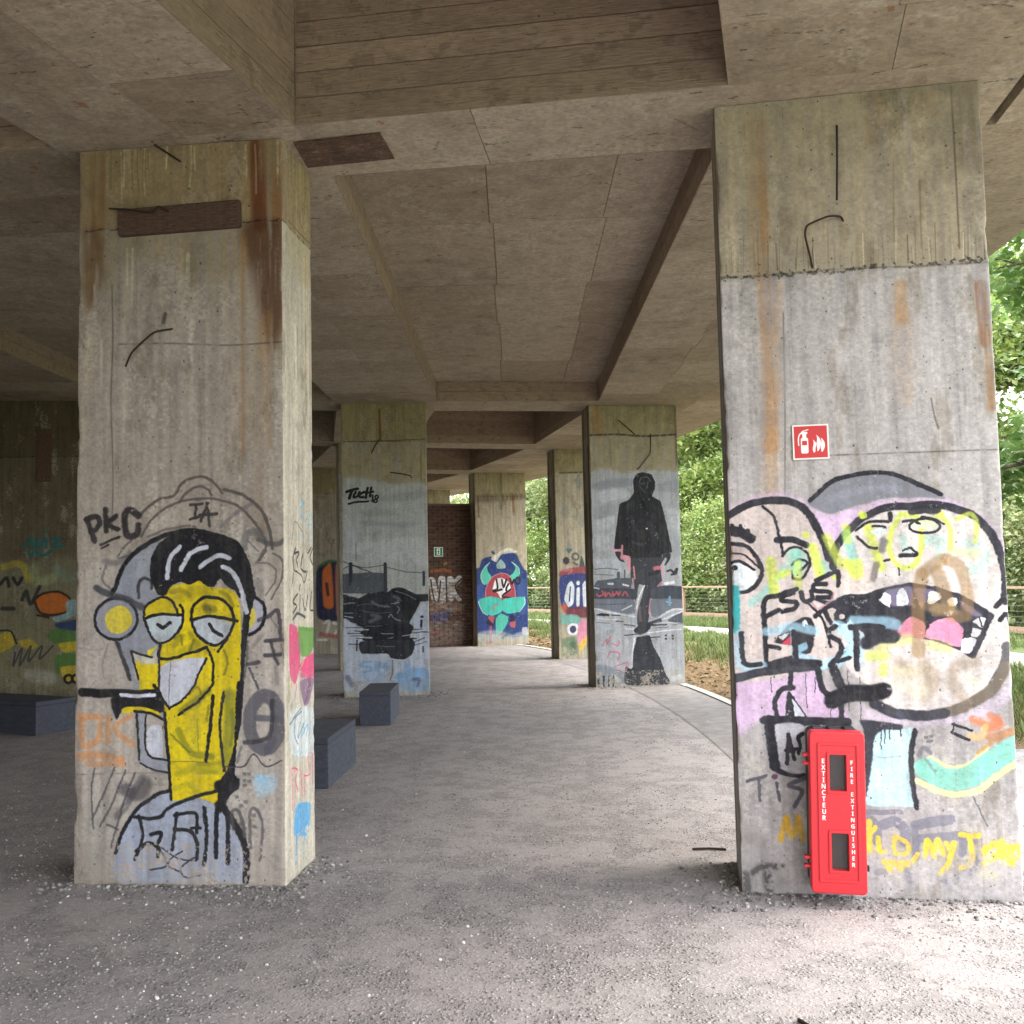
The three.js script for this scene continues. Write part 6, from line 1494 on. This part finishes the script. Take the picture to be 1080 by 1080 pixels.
function limb(a, b, r0, r1, bend, seed, seg = 8, sides = 7) {
  const r = rng(seed), c = new THREE.CatmullRomCurve3([a, a.clone().lerp(b, 0.35).add(new THREE.Vector3((r() - 0.5) * bend, (r() - 0.2) * bend, (r() - 0.5) * bend)), a.clone().lerp(b, 0.7).add(new THREE.Vector3((r() - 0.5) * bend, (r() - 0.2) * bend, (r() - 0.5) * bend)), b]);
  const g = new THREE.TubeGeometry(c, seg, 1, sides, false), p = g.attributes.position, v = new THREE.Vector3();
  for (let i = 0; i <= seg; i++) { const o = c.getPointAt(i / seg), rad = lerp(r0, r1, i / seg); for (let k = 0; k <= sides; k++) { const j = i * (sides + 1) + k; v.fromBufferAttribute(p, j).sub(o).multiplyScalar(rad).add(o); p.setXYZ(j, v.x, v.y, v.z); } }
  return { g, c };
}
function tree(name, label, x, z, h, rad, low, mat, cluster, n, seed, sc) {
  const g = thing(name, label, 'tree', [x, 0, z], 0, 'trees beyond the viaduct'), r = rng(seed), V = (a, b, c) => new THREE.Vector3(a, b, c), geos = [], tips = [];
  const tr = limb(V(0, -0.1, 0), V((r() - 0.5) * 0.8, h * 0.86, (r() - 0.5) * 0.8), 0.035 * h * 0.62, 0.03, 0.5, seed, 14, 9); geos.push(tr.g);
  for (let i = 0; i < 15; i++) {
    const t = lerp(low / h, 0.95, (i + r() * 0.6) / 15), a = tr.c.getPointAt(t), an = i * 2.4 + r(), len = rad * (0.75 + 0.4 * r()) * Math.sin(Math.PI * lerp(0.28, 0.92, t)), b = a.clone().add(V(Math.cos(an) * len, len * (0.1 + 0.4 * r()) - 0.3, Math.sin(an) * len));
    const l = limb(a, b, 0.012 * h * (1.1 - t) + 0.015, 0.008, 0.5, seed * 7 + i); geos.push(l.g);
    for (let k = 0; k < 5; k++) { const s = l.c.getPointAt(0.35 + 0.65 * ((k + r()) / 5)); const e = s.clone().add(V((r() - 0.5) * rad * 0.75, (r() - 0.35) * rad * 0.5, (r() - 0.5) * rad * 0.75)); tips.push([s, e]); if (k > 1) geos.push(limb(s, e, 0.012, 0.004, 0.2, seed * 31 + i * 9 + k, 4, 4).g); }
  }
  const m = part('trunk', mergeGeometries(geos.map((q) => q.toNonIndexed())), bark, g);
  foliage('crown', g, cluster, mat, n, (q) => { const [s, e] = tips[Math.floor(q() * tips.length)], p = s.clone().lerp(e, 0.25 + 0.95 * q()), w = rad * 0.17; return p.add(V((q() + q() - 1) * w, (q() + q() - 1.1) * w, (q() + q() - 1) * w)); }, seed + 5, sc);
  return g;
}
const greens = [leafMat(new THREE.Color().setRGB(0.20, 0.29, 0.09)), leafMat(new THREE.Color().setRGB(0.25, 0.33, 0.09)), leafMat(new THREE.Color().setRGB(0.17, 0.29, 0.08)), leafMat(new THREE.Color().setRGB(0.29, 0.34, 0.15))];
const T = (r, t) => P(r, t);
// where the line that leaves the camera at slope m (sideways per metre ahead) meets the circle of radius r
const sight = (m, r) => { const a = 1 + m * m, b = 2 * (-CX * m - CZ), c = CX * CX + CZ * CZ - r * r, Z = (-b + Math.sqrt(b * b - 4 * a * c)) / (2 * a); return [m * Z, -Z]; };
[[0.205, 51, 13, 4.2, 2.5, 1, 'tall pale green tree beyond the railing, between the figure mural and near pillar'],
 [0.165, 57, 16, 5.0, 2.5, 3, 'higher hazy tree standing just past the right side of the figure mural'],
 [0.25, 60, 18, 5.4, 3, 0, 'highest dark tree rising behind the near pillar on the open side'],
 [0.03, 52, 13, 4.4, 1.8, 3, 'leafy tree beyond the path, between the drop-stencil and turquoise pillars'],
 [-0.01, 60, 16, 5, 2.5, 1, 'distant pale tree just past the edge of the turquoise pillar'],
 [0.085, 58, 16, 5.2, 3, 0, 'distant tall tree mostly hidden by the drop-stencil pillar'],
 [0.49, 50, 13, 4.6, 2.5, 1, 'broad tree beyond the railing, farthest right behind the near leaves'],
 [0.60, 56, 15, 5, 2.5, 0, 'tree beyond the railing, out past the right edge'],
].forEach(([m, r, h, rad, low, k, label], i) => { const p = sight(m, r); tree('leafy_tree', label, p[0], p[1], h, rad, low, greens[k], clusters.fine, 4300, 40 + i * 3, [1.1, 2.1]); });
{ const p = T(40.0 - 1.1, 1.2); tree('maple_tree', 'near broad-leaved tree whose bright leaves show past the right-hand pillar', p[0] + 1.2, p[1] - 0.3, 8.5, 3.0, 1.3, greens[2], clusters.big, 5200, 77, [0.8, 1.3]); }
// shrubs along the far side of the railing
{
  const r = rng(12), ord = ['first', 'second', 'third', 'fourth'], sets = [[[14.5, 17.5, 20.5], 'shrubs behind the railing past the cabinet pillar'], [[30, 33, 36, 39], 'shrubs behind the railing between figure mural and near pillar'], [[42.2, 45.2, 48.2], 'shrubs behind the railing between turquoise and drop-stencil pillars']];
  const spots = sets.flatMap(([ts, where]) => ts.map((t, k) => [t, ord[ts.length - 1 - k] + ' from the left of the ' + where]));
  for (const [i, [t, label]] of spots.entries()) {
    const p = T(46.9 + r() * 1.4, t + r()), h = 2.8 + r() * 1.8, w = 2.0, g = thing('shrub', label, 'shrub', [p[0], 0, p[1]], 0, 'shrubs behind the railing');
    const geos = []; for (let k = 0; k < 7; k++) geos.push(limb(new THREE.Vector3(0, -0.05, 0), new THREE.Vector3((r() - 0.5) * w * 1.4, h * (0.6 + 0.3 * r()), (r() - 0.5) * w * 1.4), 0.03, 0.006, 0.3, 900 + i * 10 + k, 5, 5).g.toNonIndexed());
    part('stems', mergeGeometries(geos), bark, g);
    foliage('leaves', g, clusters.bush, greens[[1, 3][i % 2]], 1500, (q) => { let x, y, z; do { x = q() * 2 - 1; y = q(); z = q() * 2 - 1; } while (x * x + z * z + (y * 1.0) ** 4 > 1 || q() > 0.35 + 0.65 * (x * x + y * y + z * z)); const b = 0.85 + 0.3 * smp(NB, x * 0.2 + i * 0.37, z * 0.2 + y * 0.3); return new THREE.Vector3(x * w * b, 0.1 + y * h * b, z * w * b); }, 300 + i, [0.9, 1.7]);
  }
}
// grass verges and dead leaves
{
  const blade = (seed) => { const r = rng(seed), gs = []; for (let i = 0; i < 6; i++) { const h = 0.05 + 0.09 * r(), g = new THREE.BufferGeometry(), b = 0.02 + 0.05 * r(); g.setAttribute('position', new THREE.Float32BufferAttribute([-0.004, 0, 0, 0.004, 0, 0, 0.003, h * 0.6, b * 0.4, -0.003, h * 0.6, b * 0.4, 0, h, b], 3)); g.setIndex([0, 1, 2, 0, 2, 3, 3, 2, 4]); g.rotateY(r() * 6.28); g.translate((r() - 0.5) * 0.09, 0, (r() - 0.5) * 0.09); gs.push(g.toNonIndexed()); } const g = mergeGeometries(gs); g.computeVertexNormals(); return g; };
  const gm = leafMat(new THREE.Color().setRGB(0.14, 0.19, 0.05), 0.25), geo = blade(4), verge = (name, label, n, r0, r1, t0, t1, seed, thin) => { const im = foliage(name, scene, geo, gm, n, (q) => { let p, k = 0; do { const rr = lerp(r0, r1, thin ? q() ** 0.55 : q()), t = lerp(t0, t1, q()); p = P(rr, t); k++; } while (k < 6 && smp(NB, p[0] * 0.11, p[1] * 0.11) < (thin ? 0.47 : 0.35)); return new THREE.Vector3(p[0], -0.012, p[1]); }, seed, [0.8, 1.9], 0.4); im.name = name; tag(im, label, 'grass'); };
  verge('grass_verge', 'short patchy grass between the bare soil and the pale path', 11000, 35.9, 40.0, -1.5, 50, 61, true);
  verge('grass_bank', 'longer grass and weeds between the pale path and the railing', 14000, 42.2, 46.6, 4, 52, 62, false);
  const lg = new THREE.BufferGeometry(); lg.setAttribute('position', new THREE.Float32BufferAttribute([0, 0, -1, 0.5, 0.25, 0, 0, 0.05, 0.1, -0.5, 0.22, 0, 0, 0.3, 1], 3)); lg.setIndex([0, 2, 1, 0, 3, 2, 1, 2, 4, 2, 3, 4]); const l2 = lg.toNonIndexed(); l2.computeVertexNormals();
  const r = rng(17), im = new THREE.InstancedMesh(l2, new THREE.MeshStandardMaterial({ color: 0xffffff, roughness: 0.9, side: THREE.DoubleSide }), 7000), m = new THREE.Matrix4(), q = new THREE.Quaternion(), e = new THREE.Euler(), c = new THREE.Color();
  for (let i = 0; i < 7000; i++) { const p = P(34.8 + 3.2 * r() ** 1.2, lerp(-1.5, 44, r())), s = 0.02 + 0.035 * r(); e.set((r() - 0.5) * 0.9, r() * 6.28, (r() - 0.5) * 0.9); m.compose(new THREE.Vector3(p[0], 0.004, p[1]), q.setFromEuler(e), new THREE.Vector3(s, s, s)); im.setMatrixAt(i, m); const t = 0.5 + r(); im.setColorAt(i, c.setRGB(0.20 * t, 0.135 * t, 0.06 * t)); }
  im.name = 'fallen_leaves'; im.userData.kind = 'stuff'; tag(im, 'brown dead leaves covering the bare soil beside the viaduct', 'leaves'); scene.add(im);
}
// railing along the path
{
  const fence = thing('path_railing', 'brown timber railing with thin wires along the far side of the path', 'railing'), wood = (() => { const [map, bumpMap] = surface(256, (x, y, o) => { const n = smp(NC, x * 0.3, y * 2), k = 1 + 0.5 * (n - 0.5); o[0] = 172 * k; o[1] = 142 * k; o[2] = 122 * k; o[3] = n; }); return new THREE.MeshStandardMaterial({ map, bumpMap, bumpScale: 0.003, roughness: 0.85 }); })(), steel = new THREE.MeshStandardMaterial({ color: lin(0x8a8a86), roughness: 0.5, metalness: 0.6 });
  const t0 = -8, t1 = 52, st = 2.9, seg = (a, b, w, h, y) => { const L = Math.hypot(b[0] - a[0], b[1] - a[1]), g = new THREE.BoxGeometry(L - 0.004, h, w); g.rotateY(Math.atan2(-(b[1] - a[1]), b[0] - a[0])); g.translate((a[0] + b[0]) / 2, y, (a[1] + b[1]) / 2); return g; };
  for (let t = t0; t < t1; t += st) {
    const a = P(45, t), b = P(45, t + st), post = new RoundedBoxGeometry(0.1, 1.1, 0.1, 1, 0.01); post.rotateY(R(t)); post.translate(a[0], 0.53, a[1]); part('post', post, wood, fence);
    part('top_rail', seg(a, b, 0.14, 0.05, 1.11), wood, fence); part('bottom_rail', seg(a, b, 0.05, 0.14, 0.16), wood, fence);
    for (let k = 0; k < 6; k++) { const c = new THREE.CylinderGeometry(0.005, 0.005, Math.hypot(b[0] - a[0], b[1] - a[1]), 5); c.rotateZ(Math.PI / 2); c.rotateY(Math.atan2(-(b[1] - a[1]), b[0] - a[0])); c.translate((a[0] + b[0]) / 2, 0.33 + k * 0.125, (a[1] + b[1]) / 2); part('wire', c, steel, fence); }
  }
}

scene.traverse((o) => { if (o.isMesh) { o.castShadow = true; o.receiveShadow = true; } });
renderer.render(scene, camera);
